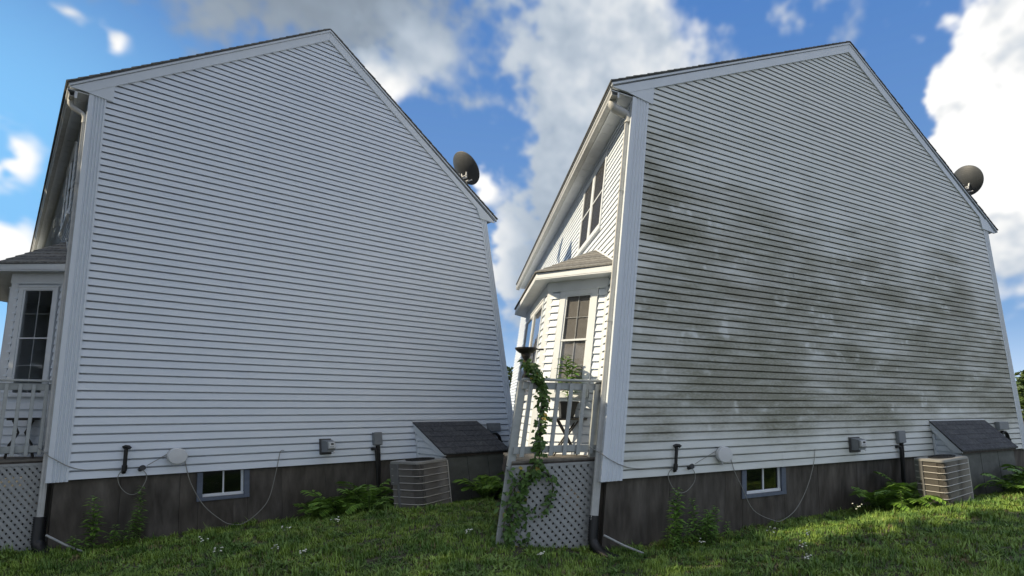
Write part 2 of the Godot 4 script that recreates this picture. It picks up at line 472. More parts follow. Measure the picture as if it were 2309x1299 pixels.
func window(h: House, parent: Node, m: Callable, s0: float, s1: float, v0: float, v1: float, fw: float, fm: Material, back: Material, grid: bool, screen: bool, rail := 0.5) -> void:
	var mb := MB.new(h)
	slab(mb, m, s0, s1, v1 - fw, v1, 0.0, 0.045)
	slab(mb, m, s0, s1, v0, v0 + fw, 0.0, 0.05)
	slab(mb, m, s0, s0 + fw, v0 + fw, v1 - fw, 0.0, 0.045)
	slab(mb, m, s1 - fw, s1, v0 + fw, v1 - fw, 0.0, 0.045)
	slab(mb, m, s0 - 0.012, s1 + 0.012, v1 - 0.002, v1 + 0.02, 0.0, 0.056)
	obj("window_frame", mb, fm, parent)
	var a := s0 + fw; var b := s1 - fw; var lo := v0 + fw; var hi := v1 - fw
	var vm := lerpf(lo, hi, rail)
	if back != null:
		mb = MB.new(h)
		slab(mb, m, a, b, lo, hi, 0.001, 0.006)
		obj("window_blind", mb, back, parent)
	mb = MB.new(h)
	var sw := fw * 0.28
	slab(mb, m, a, b, vm - sw * 0.7, vm + sw * 0.7, 0.014, 0.040)
	slab(mb, m, a, a + sw, lo, vm - sw * 0.7, 0.014, 0.034); slab(mb, m, b - sw, b, lo, vm - sw * 0.7, 0.014, 0.034)
	slab(mb, m, a, a + sw, vm + sw * 0.7, hi, 0.014, 0.034); slab(mb, m, b - sw, b, vm + sw * 0.7, hi, 0.014, 0.034)
	slab(mb, m, a + sw, b - sw, hi - sw, hi, 0.014, 0.034); slab(mb, m, a + sw, b - sw, lo, lo + sw, 0.014, 0.036)
	obj("window_sash", mb, fm, parent)
	for k in 2:
		var q0 := lo + sw if k == 0 else vm + sw * 0.7
		var q1 := vm - sw * 0.7 if k == 0 else hi - sw
		if grid:
			mb = MB.new(h)
			var c := (a + b) / 2; var w := (b - a) * 0.009; var vc := (q0 + q1) / 2
			slab(mb, m, c - w, c + w, q0, q1, 0.013, 0.021)
			slab(mb, m, a + sw, c - w, vc - w, vc + w, 0.013, 0.020); slab(mb, m, c + w, b - sw, vc - w, vc + w, 0.013, 0.020)
			obj("muntin", mb, fm, parent)
		mb = MB.new(h)
		slab(mb, m, a + sw, b - sw, q0, q1, 0.022, 0.025)
		obj("pane", mb, M.glass, parent)
		if screen:
			mb = MB.new(h)
			slab(mb, m, a + sw, b - sw, q0, q1, 0.028, 0.029)
			obj("insect_screen", mb, M.screen, parent)

# ---------------------------------------------------------------- a house
func house(h: House, d: Dictionary) -> Node3D:
	var root := thing(d.name, d.label, "house", h.P(0, -0.85, 0))
	var su: float = d.su
	var post: float = d.post
	var uR: float = d.uR
	var DB := 14.2
	var tipL: Vector2 = d.tipL; var peak: Vector2 = d.peak; var tipR: Vector2 = d.tipR
	var fbL: Vector2 = d.fbL; var fpk: Vector2 = d.fpk; var fbR: Vector2 = d.fbR
	var pt: float = d.post_top
	var mb: MB
	# --- foundation of poured concrete, one piece per form panel, with the window opening left free
	var fnd := MB.new(h)
	var w0: float = d.bw[0]; var w1: float = d.bw[1]; var wv: float = d.bw[2]
	fnd.box(0.125, w0, -1.3, -0.004, 0.16, 0.30); fnd.box(w1, uR - 0.105, -1.3, -0.004, 0.16, 0.30); fnd.box(w0, w1, -1.3, wv - 0.05, 0.16, 0.30)
	var fo := obj("foundation", fnd, M.concrete_b, root)
	var edges := [0.05 * su]
	while edges[-1] < uR - 0.8 * su: edges.append(edges[-1] + 0.61 * su)
	edges.append(uR - 0.03)
	for i in edges.size() - 1:
		var parts := [[edges[i], edges[i + 1], -1.3, -0.012]]
		if edges[i] < w1 and edges[i + 1] > w0:
			parts = []
			if edges[i] < w0: parts.append([edges[i], w0, -1.3, -0.012])
			if edges[i + 1] > w1: parts.append([w1, edges[i + 1], -1.3, -0.012])
			parts.append([maxf(edges[i], w0), minf(edges[i + 1], w1), -1.3, wv])
		var off := rng.randf_range(-0.003, 0.003)
		mb = MB.new(h)
		for q in parts: mb.cbox(q[0] + 0.001, q[1] - 0.001, q[2], q[3], 0.035 + off, 0.158, 0.0025)
		obj("concrete_panel", mb, [M.concrete, M.concrete_b][i % 2], fo)
	mb = MB.new(h); mb.box(0.045, 0.12, -1.3, -0.02, 0.165, DB)
	obj("foundation_side", mb, M.concrete, root)
	# --- basement window
	var bw := MB.new(h)
	var fr := 0.06 * su
	bw.box(w0 - 0.02, w0 + fr * 0.7, wv, -0.014, 0.012, 0.11); bw.box(w1 - fr * 0.7, w1 + 0.02, wv, -0.014, 0.012, 0.11)
	bw.box(w0 - 0.02, w1 + 0.02, wv - 0.045, wv - 0.001, 0.008, 0.11)
	var bo := obj("basement_window", bw, M.frame_blue, root)
	mb = MB.new(h); mb.cbox(w0 + fr * 0.7, w1 - fr * 0.7, wv, wv + 0.042, 0.045, 0.085, 0.006)
	mb.box(w1 - fr * 0.7 - 0.03 * su, w1 - fr * 0.7 - 0.001, wv + 0.043, -0.016, 0.06, 0.085)
	obj("window_sash", mb, M.white, bo)
	mb = MB.new(h); var wc := lerpf(w0, w1, 0.505); mb.box(wc - 0.008 * su, wc + 0.008 * su, wv + 0.043, -0.016, 0.058, 0.085)
	obj("mullion", mb, M.white, bo)
	for k in 2:
		mb = MB.new(h); mb.box((w0 + fr * 0.7) if k == 0 else wc + 0.008 * su, (wc - 0.008 * su) if k == 0 else w1 - fr * 0.7 - 0.03 * su, wv + 0.042, -0.016, 0.07, 0.074)
		obj("pane", mb, M.glass, bo)
	# --- gable wall: sheathing and lapped siding
	mb = MB.new(h)
	mb.prism(PackedVector2Array([Vector2(0.0, 0.003), Vector2(uR, 0.003), Vector2(uR, fbR.y - 0.1), Vector2(fpk.x, fpk.y + 0.05), Vector2(0.0, pt + 0.03)]), 0.052, 0.15)
	var gw := obj("gable_wall", mb, M.trim, root)
	var sl := (fpk.y - fbL.y) / (fpk.x - fbL.x); var sr := (fpk.y - fbR.y) / (fbR.x - fpk.x)
	var gm := func(s: float, v: float, dd: float) -> Vector3: return Vector3(s, v, -dd)
	var pr: float = d.post_r
	var lim := func(v: float) -> Vector2:
		var a := maxf(post - 0.012, fbL.x + (v - fbL.y) / sl - 0.05)
		var k := clampf(v / fbR.y, 0.0, 1.0)
		var b := minf(uR - pr + 0.012, fpk.x + (fpk.y - v) / sr + 0.05)
		return Vector2(a, b)
	siding(h, gw, d.siding, gm, lim, 0.0, fpk.y + 0.02, 0.1141, 3.1 * su, [], 0.045)
	# --- fluted corner posts
	for s in 2:
		mb = MB.new(h)
		var wpost := post if s == 0 else pr
		var poly := PackedVector2Array()
		var x0 := 0.0 if s == 0 else uR - pr
		var nfl := 4 if s == 0 else 3
		poly.append(Vector2(x0, 0.10)); poly.append(Vector2(x0, -0.034))
		for k in nfl:
			var c0 := x0 + wpost * (0.10 + 0.80 * k / nfl); var cw := wpost * 0.80 / nfl
			poly.append(Vector2(c0 + cw * 0.08, -0.036)); poly.append(Vector2(c0 + cw * 0.34, -0.023)); poly.append(Vector2(c0 + cw * 0.66, -0.023)); poly.append(Vector2(c0 + cw * 0.92, -0.036))
		poly.append(Vector2(x0 + wpost, -0.034)); poly.append(Vector2(x0 + wpost, 0.0))
		if s == 0:
			poly.append(Vector2(0.0005, 0.0)); poly.append(Vector2(0.0005, 0.10)); poly[0] = Vector2(-0.028, 0.10); poly[1] = Vector2(-0.028, -0.034)
		mb.prism(poly, -0.018, pt if s == 0 else fbR.y - 0.22, 1, 2)
		obj("corner_post", mb, M.post, root)
	# --- rake boards, returns, moulding
	var trim: Material = M.trim
	var rl := (peak.y - tipL.y) / (peak.x - tipL.x); var rr := (peak.y - tipR.y) / (tipR.x - peak.x)
	var gap := 0.10
	var flL: Vector2 = d.ftipL
	mb = MB.new(h)
	mb.prism(PackedVector2Array([flL, Vector2(fbL.x - (fbL.y - flL.y) / sl, flL.y), fbL, fpk, Vector2(peak.x, peak.y - gap), Vector2(flL.x, flL.y + 0.01)]), -0.052, -0.002)
	obj("rake_board", mb, trim, root)
	var frR: Vector2 = d.ftipR
	mb = MB.new(h)
	mb.prism(PackedVector2Array([Vector2(fpk.x + 0.002, fpk.y), fbR, Vector2(fbR.x + (fbR.y - frR.y) / sr, frR.y), frR, Vector2(peak.x + 0.002, peak.y - gap)]), -0.052, -0.002)
	obj("rake_board", mb, trim, root)
	mb = MB.new(h)
	mb.prism(PackedVector2Array([Vector2(fbL.x - (fbL.y - flL.y) / sl - 0.03, flL.y - 0.004), Vector2(post + 0.075, pt - 0.035), Vector2(post + 0.078, fbL.y + 0.01)]), -0.047, -0.024)
	obj("cornice_return", mb, trim, root)
	mb = MB.new(h)
	mb.prism(PackedVector2Array([Vector2(fbR.x - 0.012, fbR.y + 0.03), Vector2(fbR.x + 0.04, frR.y + 0.015), Vector2(frR.x - 0.05, frR.y - 0.012), Vector2(fbR.x + 0.2 * su, fbR.y - 0.02)]), -0.057, -0.024)
	obj("cornice_return", mb, trim, root)
	mb = MB.new(h)
	mb.prism(PackedVector2Array([Vector2(tipL.x + 0.01, tipL.y - gap + 0.012), Vector2(peak.x, peak.y - gap + 0.004), Vector2(peak.x, peak.y - gap * 0.45), Vector2(tipL.x + 0.01, tipL.y - gap * 0.5)]), -0.066, -0.003)
	mb.prism(PackedVector2Array([Vector2(tipR.x - 0.01, tipR.y - gap + 0.012), Vector2(peak.x + 0.001, peak.y - gap + 0.004), Vector2(peak.x + 0.001, peak.y - gap * 0.45), Vector2(tipR.x - 0.01, tipR.y - gap * 0.5)]), -0.066, -0.003)
	obj("rake_moulding", mb, trim, root)
	# --- roof slab with courses of shingles
	mb = MB.new(h)
	mb.prism(PackedVector2Array([tipL + Vector2(0, -gap * 0.5), Vector2(peak.x, peak.y - gap * 0.45), tipR + Vector2(0, -gap * 0.5), tipR + Vector2(0, -gap * 0.25), Vector2(peak.x, peak.y - gap * 0.2), tipL + Vector2(0, -gap * 0.25)]), -0.055, DB)
	var rf := obj("roof", mb, M.drip, root)
	for s in 2:
		var t0 := tipL if s == 0 else tipR
		var dir := (peak - t0).normalized(); var ln := (peak - t0).length()
		var nrm := Vector2(-dir.y, dir.x) if s == 0 else Vector2(dir.y, -dir.x)
		var nc := int(ln / 0.15)
		for k in nc:
			var a0 := ln * k / nc - 0.012; var a1 := minf(ln * (k + 1) / nc + 0.05, ln)
			var q := t0 + Vector2(0, -gap * 0.24)
			mb = MB.new(h)
			mb.prism(PackedVector2Array([q + dir * a0 + nrm * 0.006, q + dir * a1 + nrm * 0.0005, q + dir * a1 + nrm * 0.012, q + dir * a0 + nrm * 0.028]), -0.075 - rng.randf_range(0.0, 0.012), DB)
			obj("shingle_course", mb, [M.shingle, M.shingle_b, M.shingle_c][rng.randi() % 3], rf)
	# --- eave on the left: soffit panels, fascia, gutter
	var ug: float = d.gut_u; var vg: float = d.gut_v
	var sfv: float = pt - 0.02
	var sof := MB.new(h); sof.box(ug * 0.98, 0.01, sfv + 0.006, sfv + 0.02, -0.02, DB)
	var so := obj("soffit", sof, M.white, root)
	var b0 := -0.018
	while b0 < DB - 0.3:
		mb = MB.new(h); mb.cbox(ug + 0.12 * su * 0.7, 0.0, sfv, sfv + 0.006, b0 + 0.004, b0 + 0.30, 0.0025)
		obj("soffit_panel", mb, M.white, so)
		b0 += 0.305
	mb = MB.new(h)
	var g0 := ug; var g1 := ug + 0.11 * su * 0.75
	mb.prism(PackedVector2Array([Vector2(g0, vg), Vector2(g0 + 0.002, vg - 0.045), Vector2(g0 + 0.022, vg - 0.075), Vector2(g0 + 0.028, vg - 0.125), Vector2(g1, vg - 0.125), Vector2(g1, vg - 0.005), Vector2(g1 - 0.004, vg - 0.005), Vector2(g1 - 0.004, vg - 0.119), Vector2(g0 + 0.034, vg - 0.119), Vector2(g0 + 0.027, vg - 0.072), Vector2(g0 + 0.007, vg - 0.042), Vector2(g0 + 0.006, vg)]), -0.03, DB)
	obj("gutter", mb, M.pipe, root)
	mb = MB.new(h); mb.box(g1 + 0.001, g1 + 0.03, vg - 0.14, sfv + 0.02, -0.02, DB)
	obj("fascia", mb, M.white, root)
	# --- downspout: offset elbow, straight pipe, flexible black extension
	var du: float = d.ds_u; var dw: float = d.ds_w
	mb = MB.new(h)
	var el := [Vector3(ug + 0.06 * su, vg - 0.10, 0.16), Vector3(ug + 0.06 * su, vg - 0.19, 0.15), Vector3(ug + 0.085 * su, vg - 0.245, 0.14), Vector3(du - 0.04, vg - 0.33, 0.10), Vector3(du, vg - 0.39, 0.085), Vector3(du, vg - 0.5, 0.085)]
	mb.tube(el, dw * 0.55, 8)
	var dso := obj("downspout", mb, M.pipe, root)
	mb = MB.new(h)
	var dp := PackedVector2Array()
	for k in 20:
		var a := TAU * k / 20.0
		var rx := dw * 0.5 * clampf(1.35 * cos(a), -1, 1); var rz := 0.032 * clampf(1.35 * sin(a), -1, 1)
		var gr := 1.0 - 0.10 * (k % 2)
		dp.append(Vector2(du + rx * gr, 0.085 + rz * gr))
	mb.prism(dp, -0.46, vg - 0.46, 1, 3)
	obj("straight_pipe", mb, M.pipe, dso)
	mb = MB.new(h)
	for vv in [0.35, 2.1, 4.2]: mb.box(du - dw * 0.56, du + dw * 0.56, vv, vv + 0.03, 0.048, 0.122)
	obj("strap", mb, M.pipe, dso)
	mb = MB.new(h)
	var hp := []; var hr := []
	for k in 41:
		var t := k / 40.0
		var q := Vector3(du, -0.42, 0.085)
		if t < 0.45: q = Vector3(du, lerpf(-0.42, -0.66, t / 0.45), 0.085 - 0.05 * t)
		else:
			var t2 := (t - 0.45) / 0.55
			q = Vector3(du + 0.16 * su * t2 * t2, -0.66 - 0.19 * sin(t2 * PI / 2), 0.062 - 0.42 * t2 * t2)
		hp.append(q); hr.append((0.062 if k % 2 == 0 else 0.053) * (1.0 + 0.12 * t))
	mb.tube(hp, hr, 12)
	obj("flexible_extension", mb, M.rubber, dso)
	# --- side wall
	var sm := func(s: float, v: float, dd: float) -> Vector3: return Vector3(-dd, v, s)
	var ho: Array = d.side_win
	mb = MB.new(h); holed(mb, sm, 0.155, DB, 0.003, sfv, ho[0] + 0.04, ho[1] - 0.04, ho[2] + 0.04, ho[3] - 0.04, -0.10, -0.001)
	var sw := obj("side_wall", mb, M.trim, root)
	var slim := func(_v: float) -> Vector2: return Vector2(0.09, DB)
	var ww: Array = d.side_win
	var bay: Array = d.bay      # bu, b0, b1
	siding(h, sw, d.siding_side, sm, slim, 0.0, sfv, 0.1141, 0.0, [[ww[0], ww[1], ww[2], ww[3]], [bay[1], bay[2], -1.0, 2.94]])
	var wn := MB.new(h); slab(wn, sm, ww[0] - 0.01, ww[1] + 0.01, ww[2] - 0.03, ww[2], 0.0, 0.06)
	var wno := obj("upper_window", wn, M.white, root)
	var mid: float = (ww[0] + ww[1]) / 2
	window(h, wno, sm, ww[0], mid + 0.01, ww[2], ww[3], 0.085, M.white, null, false, true)
	window(h, wno, sm, mid + 0.012, ww[1], ww[2], ww[3], 0.085, M.white, null, false, true)
	# --- bay window
	var bu: float = bay[0]; var q0: float = bay[1]; var q1: float = bay[2]
	var aw0: Array = d.bay_win
	var am := func(s: float, v: float, dd: float) -> Vector3: return Vector3(-s - dd * 0.7, v, q0 + s - dd * 0.7)
	var fm := func(s: float, v: float, dd: float) -> Vector3: return Vector3(-bu - dd, v, s)
	mb = MB.new(h)
	holed(mb, am, 0.0, bu - 0.001, 0.20, 2.9, aw0[0] + 0.02, aw0[1] - 0.02, aw0[2] + 0.02, aw0[3] - 0.02, -0.06, 0.0)
	holed(mb, fm, q0 + bu, q1 - bu, 0.20, 2.9, q0 + bu * 1.45 + 0.03, q1 - bu * 1.35 - 0.03, 1.05, 2.65, -0.06, -0.001)
	mb.hexa([Vector3(-bu, 0.2, q1 - bu), Vector3(0.0, 0.2, q1), Vector3(0.0, 2.9, q1), Vector3(-bu, 2.9, q1 - bu), Vector3(-bu + 0.06, 0.2, q1 - bu), Vector3(0.0, 0.2, q1 - 0.06), Vector3(0.0, 2.9, q1 - 0.06), Vector3(-bu + 0.06, 2.9, q1 - bu)])
	var bo2 := obj("bay_window", mb, M.trim, root)
	var aw: Array = d.bay_win
	var wm: Material = M.white
	siding(h, bo2, d.siding_side, am, func(_v: float) -> Vector2: return Vector2(0.03, bu - 0.03), 0.20, 2.72, 0.1141, 0.0, [[aw[0] - 0.01, aw[1] + 0.01, aw[2] - 0.02, aw[3] + 0.02]])
	window(h, bo2, am, aw[0], aw[1], aw[2], aw[3], aw[4], wm, null if d.left else M.blind, true, false, 0.52)
	var f0: float = q0 + bu + 0.45 * bu; var f1: float = q1 - bu - 0.35 * bu
	siding(h, bo2, d.siding_side, fm, func(_v: float) -> Vector2: return Vector2(q0 + bu + 0.03, q1 - bu), 0.20, 2.72, 0.1141, 0.0, [[f0, f1, 1.02, 2.70]])
	window(h, bo2, fm, f0, (f0 + f1) / 2 - 0.01, 1.02, 2.68, 0.07, wm, null if d.left else M.blind, false, false)
	window(h, bo2, fm, (f0 + f1) / 2, f1, 1.02, 2.68, 0.07, wm, null if d.left else M.blind, false, false)
	mb = MB.new(h)
	slab(mb, am, bu - 0.055, bu + 0.012, 0.2, 2.72, 0.0, 0.032); slab(mb, fm, q0 + bu - 0.012, q0 + bu + 0.055, 0.2, 2.72, 0.0, 0.034)
	obj("corner_trim", mb, wm, bo2)
	mb = MB.new(h); slab(mb, am, 0.0, 0.035, 0.2, 2.72, 0.0, 0.03)
	obj("corner_trim", mb, wm, bo2)
	mb = MB.new(h); slab(mb, am, 0.0, bu + 0.02, 2.72, 2.885, 0.0, 0.036); slab(mb, fm, q0 + bu, q1 - bu, 2.72, 2.885, 0.0, 0.038)
	obj("frieze_board", mb, wm, bo2)
	var ov := 0.25 * su / 1.57 + 0.03
	var E0 := Vector3(-0.01, 0, q0 - ov * 1.414); var E1 := Vector3(-bu - ov, 0, q0 + bu - ov * 0.414); var E2 := Vector3(-bu - ov, 0, q1 - bu + ov * 0.414); var E3 := Vector3(-0.01, 0, q1 + ov * 1.414)
	mb = MB.new(h)
	mb.prism(PackedVector2Array([Vector2(E0.x, E0.z), Vector2(E1.x, E1.z), Vector2(E2.x, E2.z), Vector2(E3.x, E3.z)]), 2.885, 2.90, 1)
	obj("bay_soffit", mb, wm, bo2)
	mb = MB.new(h)
	for pr2 in [[E0, E1], [E1, E2], [E2, E3]]:
		var a: Vector3 = pr2[0]; var b: Vector3 = pr2[1]
		var ins := Vector3(0.02, 0, 0)
		mb.hexa([a + Vector3(0, 2.875, 0), b + Vector3(0, 2.875, 0), b + Vector3(0, 2.985, 0), a + Vector3(0, 2.985, 0), a + ins + Vector3(0, 2.875, 0), b + ins + Vector3(0, 2.875, 0), b + ins + Vector3(0, 2.985, 0), a + ins + Vector3(0, 2.985, 0)])
	obj("bay_fascia", mb, wm, bo2)
	# hipped shingle roof of the bay
	var vk: float = d.bay_peak
	var K1 := Vector3(-0.012, vk, q0 + bu * 1.38); var K2 := Vector3(-0.012, vk, q1 - bu * 1.38)
	var e0 := E0 + Vector3(0, 2.99, 0); var e1 := E1 + Vector3(-0.02, 2.99, -0.012); var e2 := E2 + Vector3(-0.02, 2.99, 0); var e3 := E3 + Vector3(0, 2.99, 0)
	var NB := 8
	for fce in [[e0, e1, K1, K1], [e1, e2, K1, K2], [e2, e3, K2, K2]]:
		for k in NB:
			var t0 := k / float(NB) - 0.008; var t1 := minf((k + 1) / float(NB) + 0.03, 1.0)
			var A: Vector3 = fce[0].lerp(fce[2], t0); var Bq: Vector3 = fce[1].lerp(fce[3], t0)
			var C: Vector3 = fce[1].lerp(fce[3], t1); var D: Vector3 = fce[0].lerp(fce[2], t1)
			var up0 := Vector3(0, 0.030, 0); var up1 := Vector3(0, 0.012, 0); var lo := Vector3(0, 0.006, 0)
			mb = MB.new(h)
			mb.hexa([A + up0, Bq + up0, C + up1, D + up1, A + lo, Bq + lo, C, D])
			obj("shingle_course", mb, [M.shingle, M.shingle_b, M.shingle_c][k % 3], bo2)
	mb = MB.new(h)
	mb.convex([e0, e1, e2, e3, K1, K2], [[0, 1, 4], [1, 2, 5, 4], [2, 3, 5], [0, 1, 2, 3], [0, 4, 5, 3]])
	obj("bay_roof_deck", mb, M.black, bo2)
	mb = MB.new(h)
	mb.tube([e0 + Vector3(0, 0.03, 0), K1 + Vector3(0, 0.02, 0)], 0.02, 6)
	obj("flashing", mb, wm, bo2)
	# --- far walls that close the house
	mb = MB.new(h)
	mb.box(uR - 0.1, uR - 0.002, -1.3, fbR.y - 0.15, 0.165, DB)
	obj("far_side_wall", mb, trim, root)
	mb = MB.new(h)
	mb.prism(PackedVector2Array([Vector2(0.0, -1.3), Vector2(uR, -1.3), Vector2(uR, fbR.y - 0.1), Vector2(fpk.x, fpk.y), Vector2(0.0, pt)]), DB - 0.12, DB - 0.01)
	obj("rear_wall", mb, trim, root)
	return root

# ---------------------------------------------------------------- deck
func deck(h: House, d: Dictionary) -> void:
	var su: float = d.su
	var ul: float = d.deck_l
	var root := thing("deck", d.deck_label, "deck", h.P(ul, -0.87, 0.2))
	var bf := 0.20; var bb: float = d.deck_b
	var ub := -0.035
	var mb := MB.new(h); mb.box(ul, ub, 0.165, 0.235, bf + 0.005, bf + 0.045)
	mb.box(ul, ub, 0.05, 0.16, bf + 0.05, bf + 0.09)
	obj("rim_joist", mb, M.deck_wood, root)
	var b := bf + 0.0
	while b < bb:
		mb = MB.new(h); mb.cbox(ul, ub, 0.236, 0.262, b, b + 0.135, 0.004)
		obj("floor_board", mb, M.deck_floor, root)
		b += 0.142
	mb = MB.new(h); mb.box(ul, ul + 0.04, 0.05, 0.234, bf + 0.05, bb)
	obj("end_joist", mb, M.deck_wood, root)
	var rm: Material = M.rail
	mb = MB.new(h); mb.cbox(ul - 0.02, ub - 0.005, 1.245, 1.275, bf - 0.045, bf + 0.075, 0.006)
	obj("top_rail", mb, rm, root)
	mb = MB.new(h); mb.cbox(ul, ub - 0.01, 1.135, 1.225, bf, bf + 0.03, 0.004)
	obj("upper_rail", mb, rm, root)
	mb = MB.new(h); mb.cbox(ul, ub - 0.01, 0.345, 0.43, bf, bf + 0.03, 0.004)
	obj("lower_rail", mb, rm, root)
	var bw: float = 0.038 * su * 0.93
	var u: float = d.bal0
	while u > ul + 0.03:
		mb = MB.new(h); mb.cbox(u - bw / 2, u + bw / 2, 0.31, 1.215, bf - 0.034, bf - 0.002, 0.004)
		obj("baluster", mb, rm, root)
		u -= 0.117 * su
	for pu in ([ub - 0.06 * su * 0.6, ul] if not d.left else [ul]):
		mb = MB.new(h); mb.cbox(pu - 0.035 * su, pu + 0.03 * su, -0.95, 1.24, bf + 0.034, bf + 0.13, 0.006)
		obj("rail_post", mb, rm, root)
	# lattice: two layers of crossed strips
	var lo := -1.02; var hi := 0.185
	var lat := MB.new(h); lat.box(ul, ub, hi - 0.004, hi + 0.03, bf - 0.006, bf + 0.003)
	lat.box(ul, ul + 0.03, lo, hi, bf + 0.002, bf + 0.02)
	var lo_o := obj("lattice_panel", lat, M.lattice, root)
	var sp: float = 0.0925; var swd := 0.046
	var W: float = (ub - ul) / d.lat_k; var Hh := hi - lo
	for layer in 2:
		var c := -Hh
		while c < W + 0.001 if layer == 0 else c < W + 0.001:
			# strip through (c, 0) rising at 45 degrees, clipped to the panel
			var x0 := c; var x1 := c + Hh; var y0 := 0.0; var y1 := Hh
			if x0 < 0: y0 = -x0; x0 = 0.0
			if x1 > W: y1 = Hh - (x1 - W); x1 = W
			if x1 - x0 > 0.05:
				var t := swd * 0.707
				var pl := PackedVector2Array()
				for q in [Vector2(x0 - t * 0.5, y0 + t * 0.5), Vector2(x0 + t * 0.5, y0 - t * 0.5), Vector2(x1 + t * 0.5, y1 - t * 0.5), Vector2(x1 - t * 0.5, y1 + t * 0.5)]:
					var xx: float = q.x if layer == 0 else W - q.x
					pl.append(Vector2(ul + clampf(xx, -0.01, W + 0.01) * d.lat_k, lo + clampf(q.y, -0.01, Hh + 0.012)))
				mb = MB.new(h)
				var bq := bf + (0.004 if layer == 0 else -0.006)
				mb.prism(pl, bq, bq + 0.008)
				obj("lattice_strip", mb, M.lattice, lo_o)
			c += sp

# ---------------------------------------------------------------- cellar bulkhead
func bulkhead(h: House, d: Dictionary) -> void:
	var u0: float = d.bk[0]; var u1: float = d.bk[1]; var bf: float = d.bk[2]
	var su: float = d.su
	var vt := 0.655; var ve := 0.115
	var root := thing("cellar_bulkhead", d.bk_label, "bulkhead", h.P(u0, -0.75, bf))
	var trim: Material = M.trim
	var mb := MB.new(h)
	var n := 3
	for k in n:
		var a := lerpf(u0 + 0.04 * su, u1 - 0.04 * su, k / float(n)); var b := lerpf(u0 + 0.04 * su, u1 - 0.04 * su, (k + 1) / float(n))
		mb = MB.new(h); mb.cbox(a + 0.003, b - 0.003, -1.0, ve - 0.035, bf + 0.05 + rng.randf_range(-0.004, 0.004), bf + 0.2, 0.004)
		obj("concrete_panel", mb, M.concrete_pale, root)
	mb = MB.new(h); mb.box(u0 + 0.042 * su, u0 + 0.14 * su, -1.0, -0.03, bf + 0.205, 0.03); mb.box(u1 - 0.14 * su, u1 - 0.042 * su, -1.0, -0.03, bf + 0.205, 0.03)
	obj("side_foundation", mb, M.concrete, root)
	# triangular cheeks with siding
	for s in 2:
		var uu := u0 + 0.04 * su if s == 0 else u1 - 0.10 * su
		mb = MB.new(h)
		mb.prism(PackedVector2Array([Vector2(bf + 0.06, -0.028), Vector2(-0.024, -0.028), Vector2(-0.024, vt - 0.05), Vector2(bf + 0.06, ve - 0.035)]), uu, uu + 0.06 * su, 2)
		var ck := obj("cheek_wall", mb, trim, root)
		if s == 0:
			var cm := func(q: float, v: float, dd: float) -> Vector3: return Vector3(uu - dd * 0.8, v, q)
			var cl := func(v: float) -> Vector2: return Vector2(lerpf(-0.03, bf + 0.06, clampf((vt - 0.07 - v) / (vt - ve), 0.0, 1.0)), -0.026)
			siding(h, ck, d.siding_side if d.left else M.siding_clean, cm, cl, -0.03, vt - 0.08, 0.1141, 0.0, [])
	mb = MB.new(h); mb.cbox(u0 + 0.005, u0 + 0.04 * su, -0.03, vt - 0.26, -0.085, -0.040, 0.003)
	obj("corner_trim", mb, trim, root)
	# sloping trim boards at both ends, ledger on the wall
	for s in 2:
		var uu := u0 - 0.004 if s == 0 else u1 - 0.03
		mb = MB.new(h)
		mb.prism(PackedVector2Array([Vector2(bf + 0.01, ve - 0.03), Vector2(bf + 0.17, ve - 0.03), Vector2(-0.027, vt - 0.17), Vector2(-0.027, vt - 0.015), Vector2(bf + 0.01, ve + 0.01)]), uu, uu + 0.034, 2)
		obj("barge_board", mb, trim, root)
	mb = MB.new(h); mb.cbox(u0 - 0.02, u1 + 0.0, vt - 0.012, vt + 0.012, -0.045, -0.022, 0.003)
	obj("flashing", mb, M.white, root)
	mb = MB.new(h)
	mb.prism(PackedVector2Array([Vector2(bf - 0.01, ve - 0.01), Vector2(-0.026, vt - 0.03), Vector2(-0.026, vt - 0.012), Vector2(bf - 0.01, ve + 0.008)]), u0 - 0.012, u1 + 0.008, 2)
	var rf := obj("bulkhead_roof", mb, M.black, root)
	mb = MB.new(h); mb.box(u0, u1, ve - 0.045, ve - 0.012, bf + 0.012, bf + 0.04)
	obj("fascia", mb, M.deck_wood, root)
	var rows := 6
	for r in rows:
		var t0 := r / float(rows) - 0.012; var t1 := minf((r + 1) / float(rows) + 0.03, 1.0)
		var off := 0.0 if r % 2 == 0 else 0.5
		var cnt := 6
		for k in cnt + 1:
			var a := (k - off) / cnt; var b := (k + 1 - off) / cnt
			a = clampf(a, 0, 1); b = clampf(b, 0, 1)
			if b - a < 0.01: continue
			var ua := lerpf(u0 - 0.018, u1 + 0.014, a) + 0.003; var ub2 := lerpf(u0 - 0.018, u1 + 0.014, b) - 0.003
			var y0 := lerpf(ve, vt - 0.02, t0) + 0.010; var y1 := lerpf(ve, vt - 0.02, t1) + 0.010
			var z0 := lerpf(bf - 0.01, -0.03, t0); var z1 := lerpf(bf - 0.01, -0.03, t1)
			var th := rng.randf_range(0.010, 0.016)
			mb = MB.new(h)
			mb.hexa([Vector3(ua, y0 + 0.006 + th, z0), Vector3(ub2, y0 + 0.006 + th, z0), Vector3(ub2, y1 + 0.006, z1), Vector3(ua, y1 + 0.006, z1), Vector3(ua, y0 - 0.002, z0), Vector3(ub2, y0 - 0.002, z0), Vector3(ub2, y1 - 0.002, z1), Vector3(ua, y1 - 0.002, z1)])
			obj("shingle", mb, [M.shingle_d, M.shingle_e, M.shingle_d][rng.randi() % 3], rf)

